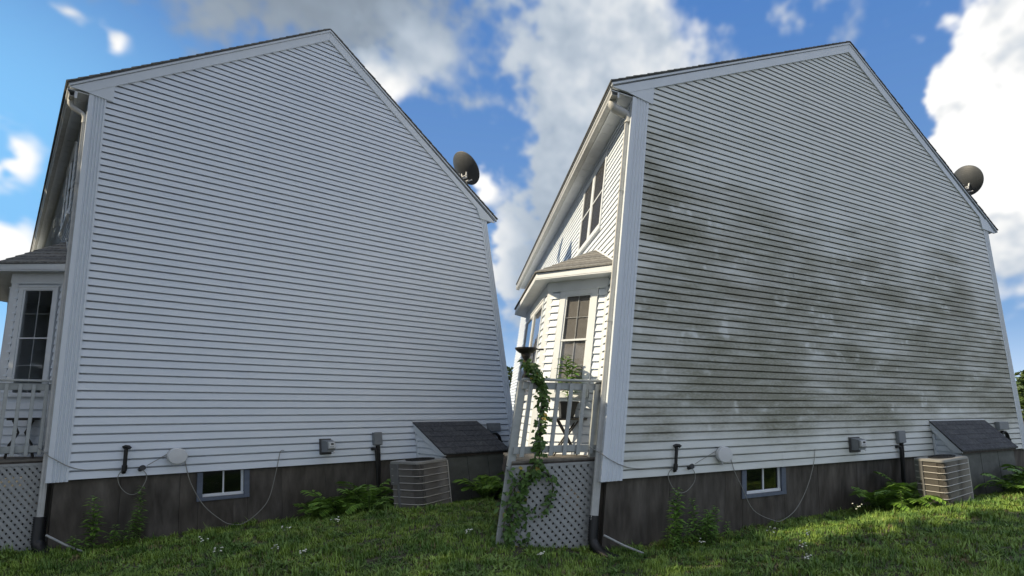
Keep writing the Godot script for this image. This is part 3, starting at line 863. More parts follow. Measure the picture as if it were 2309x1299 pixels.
# ---------------------------------------------------------------- air conditioner
func round_quad(F: Vector2, R: Vector2, L: Vector2, rad: float, inset: float) -> PackedVector2Array:
	var K := R + L - F
	var c := [F, R, K, L]
	var out := PackedVector2Array()
	var cen := (R + L) / 2.0
	for i in 4:
		var p: Vector2 = c[i]; var a: Vector2 = c[(i + 3) % 4]; var b: Vector2 = c[(i + 1) % 4]
		var da := (a - p).normalized(); var db := (b - p).normalized()
		var r := rad if i != 3 else rad * 0.3
		for k in 7:
			var t := k / 6.0
			var q := (p + da * r).lerp(p, t).lerp(p.lerp(p + db * r, t), t)
			out.append(q + (cen - q).normalized() * inset)
	return out

func aircon(h: House, d: Dictionary) -> void:
	var F: Vector2 = d.ac[0]; var R: Vector2 = d.ac[1]; var L: Vector2 = d.ac[2]
	var vb: float = d.ac[3]; var vt := 0.09
	var root := thing("air_conditioner", d.ac_label, "air conditioner", h.P(F.x, vb, F.y))
	var mb := MB.new(h)
	mb.prism(round_quad(F, R, L, 0.12, 0.035), vb + 0.03, vt - 0.03, 1)
	obj("coil", mb, M.ac_coil, root)
	mb = MB.new(h); mb.prism(round_quad(F, R, L, 0.12, 0.0), vb - 0.02, vb + 0.045, 1)
	obj("base_pan", mb, M.ac_body, root)
	mb = MB.new(h); mb.prism(round_quad(F, R, L, 0.12, -0.012), vt - 0.035, vt - 0.006, 1)
	mb.prism(round_quad(F, R, L, 0.12, 0.012), vt - 0.0062, vt, 1)
	obj("lid", mb, M.ac_lid, root)
	var C := (R + L) / 2.0
	# concertina fins of the grille, one joined piece
	mb = MB.new(h)
	var ring := round_quad(F, R, L, 0.12, 0.004)
	var pts := []
	for i in ring.size():
		var a := ring[i]; var b := ring[(i + 1) % ring.size()]
		var n := maxi(1, int((b - a).length() / 0.0125))
		for k in n: pts.append(a.lerp(b, k / float(n)))
	for i in pts.size():
		var q: Vector2 = pts[i]
		var inw := (C - q).normalized() * 0.03
		var sdv := Vector2(-inw.y, inw.x).normalized() * 0.0021
		mb.hexa([Vector3(q.x - sdv.x, vb + 0.04, q.y - sdv.y), Vector3(q.x + sdv.x, vb + 0.04, q.y + sdv.y), Vector3(q.x + sdv.x, vt - 0.03, q.y + sdv.y), Vector3(q.x - sdv.x, vt - 0.03, q.y - sdv.y),
			Vector3(q.x - sdv.x + inw.x, vb + 0.04, q.y - sdv.y + inw.y), Vector3(q.x + sdv.x + inw.x, vb + 0.04, q.y + sdv.y + inw.y), Vector3(q.x + sdv.x + inw.x, vt - 0.03, q.y + sdv.y + inw.y), Vector3(q.x - sdv.x + inw.x, vt - 0.03, q.y - sdv.y + inw.y)])
	var fo := obj("grille_fins", mb, M.ac_fin, root)
	fo.set_meta("kind", "stuff")
	for k in 6:
		var v := lerpf(vb + 0.04, vt - 0.03, (k + 0.8) / 6.6)
		var loop := []
		for q in round_quad(F, R, L, 0.12, -0.003): loop.append(Vector3(q.x, v, q.y))
		loop.append(loop[0])
		mb = MB.new(h); mb.tube(loop, 0.006, 6, false)
		obj("grille_wire", mb, M.ac_wire, root)
	# fan guard on the lid
	mb = MB.new(h)
	var e1 := (R - F) / 2.0; var e2 := (L - F) / 2.0
	for k in 4:
		var loop := []
		for i in 25:
			var a := TAU * i / 24.0
			var q := C + e1 * cos(a) * (0.2 + 0.17 * k) + e2 * sin(a) * (0.2 + 0.17 * k)
			loop.append(Vector3(q.x, vt + 0.012 + 0.010 * (3 - k) * 0.5, q.y))
		mb.tube(loop, 0.004, 5, false)
	for i in 8:
		var a := TAU * i / 8.0
		var q := C + (e1 * cos(a) + e2 * sin(a)) * 0.72; var q2 := C + (e1 * cos(a) + e2 * sin(a)) * 0.1
		mb.tube([Vector3(q.x, vt + 0.010, q.y), Vector3(q2.x, vt + 0.026, q2.y)], 0.004, 5, false)
	obj("fan_guard", mb, M.ac_coil, root)
	mb = MB.new(h)
	var disc := PackedVector2Array()
	for i in 24:
		var a := TAU * i / 24.0
		var q := C + (e1 * cos(a) + e2 * sin(a)) * 0.7
		disc.append(q)
	mb.prism(disc, vt + 0.0005, vt + 0.004, 1)
	obj("fan_opening", mb, M.ac_coil, root)
	# service panel on the left face, cut short above the valve bay
	mb = MB.new(h)
	var pf := L.lerp(F, 0.30); var out := (L - R).normalized() * 0.02
	var lk := L + (R - F) * 0.02
	mb.hexa([Vector3(lk.x, vt - 0.28 * (vt - vb) - 0.14, lk.y), Vector3(pf.x, vt - 0.28 * (vt - vb) - 0.14, pf.y), Vector3(pf.x, vt - 0.036, pf.y), Vector3(lk.x, vt - 0.036, lk.y),
		Vector3(lk.x + out.x, vt - 0.28 * (vt - vb) - 0.14, lk.y + out.y), Vector3(pf.x + out.x, vt - 0.28 * (vt - vb) - 0.14, pf.y + out.y), Vector3(pf.x + out.x, vt - 0.036, pf.y + out.y), Vector3(lk.x + out.x, vt - 0.036, lk.y + out.y)])
	obj("service_panel", mb, M.ac_body, root)
	mb = MB.new(h)
	var p2 := L.lerp(F, 0.24)
	mb.hexa([Vector3(p2.x, vb, p2.y), Vector3(pf.x, vb, pf.y), Vector3(pf.x, vt - 0.2, pf.y), Vector3(p2.x, vt - 0.2, p2.y), Vector3(p2.x + out.x, vb, p2.y + out.y), Vector3(pf.x + out.x, vb, pf.y + out.y), Vector3(pf.x + out.x, vt - 0.2, pf.y + out.y), Vector3(p2.x + out.x, vt - 0.2, p2.y + out.y)])
	obj("corner_strip", mb, M.ac_body, root)
	# corner rails
	for q in [F.lerp(R, 0.985), R]:
		pass
	mb = MB.new(h)
	mb.tube([Vector3(R.x, vb, R.y) + Vector3(-0.02, 0, 0.02), Vector3(R.x, vt - 0.03, R.y) + Vector3(-0.02, 0, 0.02)], 0.012, 8)
	obj("corner_rail", mb, M.ac_wire, root)

# ---------------------------------------------------------------- dish
func dish(h: House, d: Dictionary) -> void:
	var c := h.P(d.dish[0].x, d.dish[0].y, 0.4)
	var base := h.P(d.dish[1].x, d.dish[1].y, 0.4)
	var root := thing("satellite_dish", d.dish_label, "satellite dish", base)
	var view := (Vector3(0, 1.72, 0) - c).normalized()
	var n: Vector3 = (view * 0.62 + Vector3(-0.62, -0.36, 0.0)).normalized()     # the way the back of the bowl faces
	var mb := MB.new()
	var prof := []; var r: float = d.dish[2]
	for k in 9: prof.append(Vector2(r * k / 8.0, 0.0 + 0.10 * (1 - pow(k / 8.0, 2.0)) - 0.02))
	prof.append(Vector2(r * 1.015, -0.025)); prof.append(Vector2(r * 1.0, -0.045)); prof.append(Vector2(r * 0.97, -0.035))
	for k in 8: prof.append(Vector2(r * 0.97 * (7 - k) / 8.0, -0.035 + 0.10 * (1 - pow((7 - k) / 8.0, 2.0)) - 0.0))
	mb.lathe(c, n, prof, 40)
	obj("bowl", mb, M.dish, root)
	var low := c + n * 0.09 + Vector3(0.02, -r * 0.42, 0)
	mb = MB.new()
	var x := n.cross(Vector3.UP).normalized(); var y := x.cross(n)
	for sx in [-1, 1]:
		mb.tube([c + n * 0.07 + x * 0.075 * sx + y * -0.05, c + n * 0.13 + x * 0.06 * sx + y * -0.14, low + n * 0.05 + x * 0.03 * sx], 0.017, 6)
		mb.tube([c + n * 0.06 + x * 0.10 * sx + y * -0.22, c + n * 0.12 + x * 0.03 * sx + y * -0.2], 0.013, 6)
	mb.tube([c + n * 0.11 - x * 0.08 - y * 0.10, c + n * 0.11 + x * 0.08 - y * 0.10], 0.014, 6)
	mb.tube([c + n * 0.12 - x * 0.06 - y * 0.2, c + n * 0.12 + x * 0.06 - y * 0.2], 0.018, 6)
	obj("bracket", mb, M.metal, root)
	mb = MB.new()
	var foot := base
	mb.tube([low + n * 0.06 + y * 0.10, low + n * 0.06, low.lerp(foot, 0.4) + n * 0.04, foot.lerp(low, 0.25), foot], 0.026, 10)
	obj("mast", mb, M.metal, root)
	mb = MB.new(); mb.lathe(foot + Vector3(0, -0.03, 0), Vector3(0.4, 1, 0), [Vector2(0, 0), Vector2(0.1, 0), Vector2(0.1, 0.03), Vector2(0, 0.035)], 14)
	obj("foot_plate", mb, M.metal, root)
	mb = MB.new()
	var arm := c - n * 0.20 - y * (r * 0.55)
	mb.tube([low - n * 0.08, arm], 0.014, 6); mb.tube([arm, arm + y * 0.06], 0.03, 8)
	obj("feed_arm", mb, M.dish, root)

# ---------------------------------------------------------------- things fixed to the gable
func fittings(h: House, d: Dictionary) -> void:
	var k: float = d.su
	var wall: String = d.wall_word
	var mb: MB
	# tall black pipe with a hooked cap
	var o := thing("vent_pipe", "tall black vent pipe with a hooked cap on the %s" % wall, "pipe", h.P(d.fx[0], 0.06, -0.06))
	mb = MB.new(h); var u: float = d.fx[0]
	mb.tube([Vector3(u, 0.055, -0.02), Vector3(u, 0.06, -0.065), Vector3(u + 0.002, 0.12, -0.072), Vector3(u + 0.005, 0.37, -0.072)], 0.021, 12)
	obj("pipe", mb, M.black, o)
	mb = MB.new(h); mb.tube([Vector3(u - 0.022 * k, 0.378, -0.06), Vector3(u + 0.0, 0.392, -0.07), Vector3(u + 0.025 * k, 0.388, -0.085), Vector3(u + 0.038 * k, 0.37, -0.10)], 0.022, 10)
	obj("hooked_cap", mb, M.black, o)
	mb = MB.new(h); mb.tube([Vector3(u, 0.075, -0.072), Vector3(u + 0.002, 0.15, -0.072)], 0.028, 12)
	obj("collar", mb, M.black, o)
	# short black fill pipe
	u = d.fx[1]
	o = thing("fill_pipe", "short black capped fill pipe sticking out of the %s" % wall, "pipe", h.P(u, 0.1, -0.02))
	mb = MB.new(h); mb.tube([Vector3(u, 0.075, -0.005), Vector3(u, 0.085, -0.06), Vector3(u + 0.01, 0.105, -0.10)], 0.024, 12)
	obj("pipe", mb, M.black, o)
	mb = MB.new(h); mb.tube([Vector3(u + 0.009, 0.103, -0.095), Vector3(u + 0.014, 0.112, -0.125)], 0.034, 12)
	obj("cap", mb, M.rubber, o)
	# round white housing
	u = d.fx[2]
	o = thing("cable_housing", "round white plastic cable housing on the %s" % wall, "housing", h.P(u, 0.24, -0.02))
	var c := h.P(u, 0.24, -0.015); var out := (h.P(u, 0.24, -0.1) - h.P(u, 0.24, 0.0)).normalized()
	mb = MB.new(); mb.lathe(c, out, [Vector2(0, 0), Vector2(0.098, 0), Vector2(0.104, 0.02), Vector2(0.098, 0.03), Vector2(0.104, 0.042), Vector2(0.098, 0.052), Vector2(0.101, 0.06)], 32)
	obj("ribbed_base", mb, M.lattice, o)
	mb = MB.new(); mb.lathe(c, out, [Vector2(0.101, 0.06), Vector2(0.108, 0.065), Vector2(0.108, 0.125), Vector2(0.10, 0.14), Vector2(0.0, 0.146)], 32)
	obj("cover", mb, M.plastic_white, o)
	mb = MB.new(h); mb.cbox(u - 0.04, u + 0.04, 0.118, 0.15, -0.13, -0.06, 0.005)
	obj("cable_gland", mb, M.plastic_white, o)
	# electricity meter
	u = d.fx[3]
	o = thing("electric_meter", "grey electricity meter on a dark plate on the %s" % wall, "meter", h.P(u, 0.15, -0.03))
	mb = MB.new(h); mb.cbox(u - 0.085 * k, u + 0.085 * k, 0.15, 0.402, -0.062, -0.024, 0.006)
	obj("back_plate", mb, M.meter_dark, o)
	mb = MB.new(h)
	var md := -0.23 if d.left else -0.20
	mb.hexa([Vector3(u - 0.045 * k, 0.20, md), Vector3(u + 0.07 * k, 0.20, md), Vector3(u + 0.07 * k, 0.365, md), Vector3(u - 0.045 * k, 0.365, md), Vector3(u - 0.065 * k, 0.185, -0.06), Vector3(u + 0.08 * k, 0.185, -0.06), Vector3(u + 0.08 * k, 0.385, -0.06), Vector3(u - 0.065 * k, 0.385, -0.06)])
	obj("meter_body", mb, M.box_grey, o)
	mb = MB.new(h); mb.cbox(u - 0.04 * k, u + 0.066 * k, 0.245, 0.362, md - 0.045, md - 0.002, 0.012)
	obj("glass_cover", mb, M.metal, o)
	mb = MB.new(h); mb.box(u - 0.028 * k, u + 0.054 * k, 0.262, 0.350, md - 0.049, md - 0.0455)
	obj("face_plate", mb, M.plastic_white, o)
	mb = MB.new(h); mb.box(u - 0.004 * k, u + 0.034 * k, 0.312, 0.340, md - 0.052, md - 0.0495)
	obj("display", mb, M.black, o)
	mb = MB.new(h)
	for j in 4: mb.box(u + (-0.018 + 0.015 * j) * k, u + (-0.010 + 0.015 * j) * k, 0.275, 0.288, md - 0.051, md - 0.0495)
	obj("printed_marks", mb, M.meter_dark, o)
	mb = MB.new(h); mb.tube([Vector3(u + 0.05 * k, 0.21, md - 0.01), Vector3(u + 0.05 * k, 0.185, md - 0.02)], 0.014, 8)
	obj("seal", mb, M.plastic_white, o)
	# disconnect box with black pipe below
	u = d.fx[4]
	o = thing("disconnect_box", "small pale grey electrical box above a black pipe on the %s" % wall, "box", h.P(u, 0.25, -0.03))
	mb = MB.new(h); mb.cbox(u - 0.065 * k, u + 0.065 * k, 0.262, 0.478, -0.10, -0.024, 0.008)
	obj("box_body", mb, M.box_grey, o)
	mb = MB.new(h); mb.cbox(u - 0.058 * k, u + 0.070 * k, 0.27, 0.486, -0.108, -0.1005, 0.004)
	obj("cover", mb, M.box_grey, o)
	o = thing("pipe_sleeve", "black insulated pipe bundle running down the foundation of the %s" % wall, "pipe", h.P(u, -0.6, -0.05))
	mb = MB.new(h)
	mb.tube([Vector3(u + 0.01 * k, 0.255, -0.06), Vector3(u + 0.01 * k, 0.10, -0.06), Vector3(u, -0.1, -0.055), Vector3(u - 0.02 * k, -0.35, -0.06), Vector3(u - 0.02 * k, -0.60, -0.09), Vector3(u + 0.03, -0.72, -0.25)], 0.034, 10)
	mb.tube([Vector3(u - 0.075 * k, 0.195, -0.02), Vector3(u - 0.072 * k, 0.205, -0.07), Vector3(u - 0.045 * k, 0.20, -0.085), Vector3(u - 0.035 * k, 0.14, -0.09), Vector3(u - 0.035 * k, -0.55, -0.07)], 0.024, 10)
	obj("insulated_pipe", mb, M.black, o)
	# cables
	o = thing("looped_cable", "thin grey cable hanging in a small loop below the %s" % wall, "cable", h.P(d.fx[0], -0.1, -0.04))
	mb = MB.new(h)
	var lp := []
	for q in d.cord1: lp.append(Vector3(q.x, q.y, -0.045))
	mb.tube(smooth(lp, 5), 0.0044, 6); obj("cable", mb, M.cord, o)
	o = thing("hanging_cable", "long grey cable sagging below the basement window of the %s" % wall, "cable", h.P(d.fx[2], -0.4, -0.04))
	mb = MB.new(h); lp = []
	for q in d.cord2: lp.append(Vector3(q.x, q.y, -0.05))
	mb.tube(smooth(lp, 5), 0.0052, 6); obj("cable", mb, M.cord, o)
	o = thing("wall_cable", "thin pale cable strung round the corner post to the white housing of the %s" % wall, "cable", h.P(0, 0.2, -0.04))
	mb = MB.new(h)
	var cu: float = d.fx[0]
	mb.tube(smooth([Vector3(-0.115 * k, 0.40, 0.14), Vector3(-0.03, 0.31, -0.045), Vector3(0.03 * k, 0.262, -0.048), Vector3(0.09 * k, 0.215, -0.045), Vector3(0.155 * k, 0.172, -0.045), Vector3(0.30 * k, 0.118, -0.032), Vector3(cu - 0.03, 0.09, -0.03)], 4), 0.0052, 6)
	mb.tube([Vector3(d.fx[1] + 0.07 * k, 0.13, -0.032), Vector3(d.fx[2] - 0.07 * k, 0.285, -0.04)], 0.0042, 5)
	obj("cable", mb, M.cord, o)
	# small box beyond the bulkhead
	u = d.fx[5]
	o = thing("hose_box", "grey hose box at the far end of the %s" % wall, "box", h.P(u, 0.3, -0.05))
	mb = MB.new(h); mb.cbox(u - 0.09 * k, u + 0.16 * k, 0.43, 0.60, -0.14, -0.024, 0.01)
	obj("box_body", mb, M.box_grey, o)
	mb = MB.new(h)
	var coil := []
	for i in 61:
		var a := TAU * i / 20.0
		coil.append(Vector3(u + 0.04 * k + 0.10 * k * cos(a), 0.24 + 0.15 * sin(a), -0.06 - 0.012 * i / 10.0))
	mb.tube(coil, 0.018, 6); obj("hose", mb, M.rubber, o)
	# pale stick lying against the corner
	var a3 := h.P(0.02 * k, -0.60, -0.16); var b3 := h.P(0.33 * k, -0.86, -0.36)
	b3.y = gy(b3.x, b3.z) + 0.02
	o = thing("edging_strip", d.stick_label, "stick", b3)
	mb = MB.new(); mb.tube([a3, a3.lerp(b3, 0.5) + Vector3(0, -0.012, 0), b3], 0.013, 8); obj("strip", mb, M.lattice, o)

func smooth(pts: Array, n: int) -> Array:
	var out := []
	for i in pts.size() - 1:
		var p0: Vector3 = pts[maxi(i - 1, 0)]; var p1: Vector3 = pts[i]; var p2: Vector3 = pts[i + 1]; var p3: Vector3 = pts[mini(i + 2, pts.size() - 1)]
		for k in n:
			out.append(p1.cubic_interpolate(p2, p0, p3, k / float(n)))
	out.append(pts[-1])
	return out

# ---------------------------------------------------------------- plants
func green(a: Color, b: Color) -> Color:
	var t := rng.randf()
	return Color(lerpf(a.r, b.r, t), lerpf(a.g, b.g, t), lerpf(a.b, b.b, t))

var frond_mesh := []
func make_fronds() -> void:
	for q in 3:
		var mb := MB.new()
		var L := 1.0
		var pts := []; var rs := []
		for i in 9:
			var t := i / 8.0
			pts.append(Vector3(0.0, 0.95 * t - 0.62 * t * t * (0.8 + 0.25 * q), -0.74 * t * L)); rs.append(0.007 * (1.1 - t))
		mb.col = Color(0.06, 0.11, 0.02)
		mb.tube(pts, rs, 4, false)
		var n := 17
		for i in n:
			var t := 0.16 + 0.83 * i / n
			var k := t * 8.0
			var a: Vector3 = pts[int(k)]; var b: Vector3 = pts[mini(int(k) + 1, 8)]
			var c := a.lerp(b, k - int(k)); var dir := (b - a).normalized()
			var l := 0.26 * sin(PI * pow(1.0 - t * 0.93, 0.75)) + 0.015
			for s in [-1, 1]:
				mb.col = green(Color(0.085, 0.18, 0.025), Color(0.18, 0.32, 0.045))
				var dd: Vector3 = (Vector3(s, rng.randf_range(-0.25, 0.05), 0) + dir * 0.45).normalized()
				mb.leaf(c, dd, Vector3.UP, l, 0.062 + 0.035 * (1 - t), 0.12)
		frond_mesh.append(mb.mesh())

func fern(at: Vector3, size: float, n: int, label: String, group: String) -> void:
	var o := thing("fern", label, "fern", at, group)
	for i in n:
		var f := put("frond", frond_mesh[rng.randi() % 3], M.leaf, o)
		var a := TAU * (i + rng.randf_range(-0.3, 0.3)) / n
		var s := size * 1.75 * rng.randf_range(0.75, 1.15)
		var tilt := rng.randf_range(-0.15, 0.35)
		f.transform = Transform3D(Basis(Vector3.UP, a) * Basis(Vector3.RIGHT, tilt), Vector3.ZERO).scaled_local(Vector3.ONE * s)

func stalk(at: Vector3, hgt: float, spread: float, leafl: float, dark: float, called: String, label: String, category: String, lean := Vector3.ZERO, group := "") -> Node3D:
	var o := thing(called, label, category, at, group)
	var st := MB.new(); var lv := MB.new()
	var nst := 1 + int(spread * 14)
	for s in nst:
		var hh := hgt * (1.0 if s == 0 else rng.randf_range(0.45, 0.9))
		var off := Vector3(rng.randf_range(-1, 1), 0, rng.randf_range(-1, 1)) * spread * 0.5 if s > 0 else Vector3.ZERO
		var ln := lean + Vector3(rng.randf_range(-0.12, 0.12), 0, rng.randf_range(-0.12, 0.12))
		var pts := []
		for i in 6:
			var t := i / 5.0
			pts.append(at + off + Vector3(0, hh * t, 0) + ln * hh * t * t)
		st.col = Color(0.07, 0.10, 0.03)
		st.tube(pts, [0.006, 0.0055, 0.005, 0.004, 0.003, 0.002], 5)
		var nl := int(hh / 0.011)
		for i in nl:
			var t := 0.08 + 0.92 * i / float(nl)
			var k := t * 5.0
			var c: Vector3 = pts[int(k)].lerp(pts[mini(int(k) + 1, 5)], k - int(k)) if int(k) < 5 else pts[5]
			var a := i * 2.4 + rng.randf_range(-0.4, 0.4)
			var g := green(Color(0.075, 0.17, 0.025), Color(0.17, 0.31, 0.045))
			lv.col = g.lerp(Color(0.10, 0.20, 0.035), dark)
			var l := leafl * (0.55 + 0.65 * sin(PI * clampf(1.05 - t, 0, 1))) * rng.randf_range(0.8, 1.2)
			lv.leaf(c, Vector3(cos(a), rng.randf_range(0.0, 0.6), sin(a)), Vector3.UP, l, l * 0.42, 0.25)
	obj("stem", st, M.leaf, o).set_meta("kind", "stuff")
	var q := obj("leaves", lv, M.leaf, o); q.set_meta("kind", "stuff")
	return o

func flower(at: Vector3, hgt: float, label: String) -> void:
	var o := thing("wildflower", label, "wildflower", at, "small white wildflowers in the lawn")
	var st := MB.new(); var hd := MB.new()
	st.col = Color(0.08, 0.12, 0.04); hd.col = Color(0.70, 0.70, 0.62)
	var top := at + Vector3(rng.randf_range(-0.04, 0.04), hgt, rng.randf_range(-0.04, 0.04))
	st.tube([at, at.lerp(top, 0.5) + Vector3(0.008, 0, 0), top], 0.0028, 4)
	for i in rng.randi_range(5, 9):
		var a := rng.randf() * TAU
		var c := at.lerp(top, rng.randf_range(0.62, 0.85))
		var e := top + Vector3(cos(a) * 0.05, rng.randf_range(-0.05, 0.02), sin(a) * 0.05) * (hgt / 0.28)
		st.tube([c, e], 0.0018, 4)
		hd.lathe(e, Vector3(cos(a) * 0.3, 1, sin(a) * 0.3), [Vector2(0, -0.004), Vector2(0.008, -0.002), Vector2(0.0105, 0.002), Vector2(0.006, 0.006), Vector2(0, 0.007)], 7)
	for i in 6:
		var a := rng.randf() * TAU
		st.col = green(Color(0.05, 0.11, 0.02), Color(0.09, 0.17, 0.03))
		st.leaf(at.lerp(top, rng.randf_range(0.05, 0.6)), Vector3(cos(a), 0.5, sin(a)), Vector3.UP, 0.055, 0.012, 0.2)
	obj("stem", st, M.leaf, o); obj("flower_heads", hd, M.leaf, o).set_meta("kind", "stuff")

func tree(at: Vector3, hgt: float, rad: float, base: float, n: int, lsz: float, called: String, label: String, group: String, pointed: float) -> void:
	var o := thing(called, label, "tree", at, group)
	var tr := MB.new()
	tr.tube([at + Vector3(0, -0.2, 0), at + Vector3(0.05, hgt * 0.4, 0), at + Vector3(0, hgt * 0.93, 0.05)], [0.05 * hgt * 0.4, 0.03 * hgt * 0.4, 0.02], 9)
	for i in 14:
		var y := lerpf(base + 0.3, hgt * 0.85, i / 14.0); var a := i * 2.4
		var r := rad * 0.8
		tr.tube([at + Vector3(0.03, y, 0), at + Vector3(cos(a) * r * 0.5, y + 0.15 * r, sin(a) * r * 0.5), at + Vector3(cos(a) * r, y + 0.45 * r, sin(a) * r)], [0.05, 0.03, 0.01], 5)
	obj("trunk", tr, M.bark, o)
	var lv := MB.new()
	var nz := noise(int(absf(at.x * 7 + at.z * 13)) + 3, 0.9, 2)
	for i in n:
		var t := sqrt(rng.randf()) if pointed > 0.5 else rng.randf()
		var y := lerpf(hgt, base, t)
		var rr := rad * (pow(sin(PI * clampf(0.08 + 0.9 * (1 - (y - base) / (hgt - base)) * 0.55, 0, 1)), 0.7) if pointed > 0.5 else pow(sin(PI * clampf(0.06 + 0.9 * (y - base) / (hgt - base), 0, 1)), 0.55))
		var a := rng.randf() * TAU
		var q := Vector3(cos(a), 0, sin(a)) * rr * pow(rng.randf(), 0.42)
		var p := at + q + Vector3(0, y, 0)
		p += Vector3(cos(a), 0, sin(a)) * nz.get_noise_3dv(p) * 0.5 * rad
		lv.col = green(Color(0.035, 0.065, 0.018), Color(0.075, 0.12, 0.03))
		lv.leaf(p, Vector3(rng.randf_range(-1, 1), rng.randf_range(-0.6, 0.8), rng.randf_range(-1, 1)), Vector3(rng.randf_range(-1, 1), 1, rng.randf_range(-1, 1)), lsz * rng.randf_range(0.7, 1.3), lsz * 0.75, 0.1)
	var c := obj("crown", lv, M.leaf, o); c.set_meta("kind", "stuff")

# ---------------------------------------------------------------- lawn
func inside(x: float, z: float) -> bool:
	for h in [HL, HR]:
		var q: Vector2 = h.ub(x, z)
		var D: Dictionary = DL if h == HL else DR
		if q.y > 0.02 and q.x > 0.0 and q.x < D.uR + 0.2: return true
		if q.y > D.bk[2] and q.x > D.bk[0] and q.x < D.bk[1]: return true
		if q.y > 0.18 and q.x > D.deck_l and q.x < 0.05: return true
	return false

func lawn() -> void:
	var xs := []; var zs := []
	for i in 9: xs.append(-260.0 + 28.0 * i)
	var x := -24.0
	while x < 24.0: xs.append(x); x += 0.25
	for i in 9: xs.append(36.0 + 28.0 * i)
	for i in 9: zs.append(-320.0 + 32.0 * i)
	var z := -40.0
	while z < -14.0: zs.append(z); z += 1.0
	while z < 2.0: zs.append(z); z += 0.2
	for i in 8: zs.append(2.0 + 6.0 * i)
	var st := SurfaceTool.new()
	st.begin(Mesh.PRIMITIVE_TRIANGLES)
	st.set_smooth_group(0)
	for j in zs.size():
		for i in xs.size():
			var f := 1.0 - ss(14.0, 40.0, Vector2(xs[i], zs[j]).length())
			st.set_uv(Vector2(xs[i], zs[j]))
			st.add_vertex(Vector3(xs[i], gy(xs[i], zs[j]) * f, zs[j]))
	var w := xs.size()
	for j in zs.size() - 1:
		for i in w - 1:
			var a := j * w + i
			for k in [a, a + 1, a + w, a + 1, a + w + 1, a + w]: st.add_index(k)
	st.generate_normals()
	var g := put("lawn", st.commit(), M.soil)
	g.set_meta("kind", "structure")
	g.set_meta("label", "rough lawn in front of both houses")
	# blades of grass, in three sorts of tuft
	var sorts := [[9, 0.056, 0.0036, 0.75, Color(0.075, 0.16, 0.022), Color(0.235, 0.35, 0.052), 84000], [7, 0.10, 0.0042, 0.9, Color(0.09, 0.19, 0.03), Color(0.23, 0.36, 0.07), 12000], [8, 0.05, 0.004, 1.0, Color(0.17, 0.14, 0.05), Color(0.28, 0.23, 0.10), 17000], [5, 0.03, 0.022, 1.2, Color(0.08, 0.16, 0.026), Color(0.15, 0.25, 0.045), 16000], [8, 0.05, 0.030, 1.0, Color(0.09, 0.17, 0.03), Color(0.19, 0.29, 0.06), 2600]]
	var dens := noise(77, 0.55, 3)
	for si in sorts.size():
		var s = sorts[si]
		var mb := MB.new()
		for b in s[0]:
			var a := rng.randf() * TAU
			var c := Vector3(rng.randf_range(-0.03, 0.03), -0.004, rng.randf_range(-0.03, 0.03))
			var d := Vector3(cos(a), 0, sin(a))
			var sd := Vector3(-d.z, 0, d.x)
			var hh: float = s[1] * rng.randf_range(0.55, 1.25); var w2: float = s[2]; var ben: float = s[3] * rng.randf_range(0.3, 1.1)
			var sh := rng.randf_range(0.75, 1.2)
			mb.col = Color(sh, sh, sh)
			if si >= 3:
				mb.leaf(c + Vector3(0, hh * (0.8 if si == 3 else 0.3), 0), d + Vector3(0, 0.25 if si == 3 else rng.randf_range(0.4, 1.6), 0), Vector3.UP, w2 * (1.3 if si == 3 else 3.6), w2 * (1.0 if si == 3 else 0.8), 0.1)
				continue
			var p1 := c + Vector3(0, hh * 0.55, 0) + d * hh * ben * 0.25
			var p2 := c + Vector3(0, hh * (1.0 - 0.25 * ben), 0) + d * hh * ben * 0.8
			var n := sd.cross(p2 - c).normalized()
			if n.y < 0: n = -n
			n = (n + Vector3.UP * 0.4).normalized()
			mb.raw(c - sd * w2, c + sd * w2, p1 + sd * w2 * 0.8, n, n, n); mb.raw(c - sd * w2, p1 + sd * w2 * 0.8, p1 - sd * w2 * 0.8, n, n, n)
			mb.raw(p1 - sd * w2 * 0.8, p1 + sd * w2 * 0.8, p2, n, n, n)
		var mm := MultiMesh.new()
		mm.transform_format = MultiMesh.TRANSFORM_3D
		mm.use_colors = true
		mm.mesh = mb.mesh()
		var T := []; var C := []
		var tries: int = s[6]
		for i in tries:
			var px := rng.randf_range(-8.5, 10.5); var pz := -3.6 - 10.5 * pow(rng.randf(), 1.5)
			if inside(px, pz): continue
			if absf(px) > 0.6 + absf(pz) * 1.12: continue
			var dn := dens.get_noise_2d(px * 1.6 + si * 40.0, pz * 1.6)
			if si > 0 and dn < rng.randf_range(-0.25, 0.12): continue
			if si == 0 and dn < rng.randf_range(-0.75, -0.28): continue
			var sc := rng.randf_range(0.55, 1.25) * (0.95 + 0.75 * dens.get_noise_2d(px * 2.5, pz * 2.5 + 90.0))
			T.append(Transform3D(Basis(Vector3.UP, rng.randf() * TAU).scaled(Vector3(1, sc, 1)), Vector3(px, gy(px, pz), pz)))
			var t := clampf(0.45 + 1.2 * dens.get_noise_2d(px * 3.0, pz * 3.0 + 300.0) + rng.randf_range(-0.35, 0.35), 0, 1)
			var cc: Color = (s[4] as Color).lerp(s[5], t)
			C.append(cc)
		mm.instance_count = T.size()
		for i in T.size():
			mm.set_instance_transform(i, T[i]); mm.set_instance_color(i, C[i])
		var mi := MultiMeshInstance3D.new()
		mi.multimesh = mm
		mi.material_override = M.leaf
		var nm: String = ["grass", "tall_grass", "dry_grass", "clover", "broadleaf_weeds"][si]
		mi.name = numbered(self, nm)
		add_child(mi, true)
		mi.set_meta("kind", "stuff")
		tag(mi, ["short green lawn grass in front of both houses", "longer tufts of grass standing out of the lawn", "dry straw coloured grass between the green blades", "round leaved clover growing low in the lawn", "small broad leaved rosettes scattered in the lawn"][si], "grass")

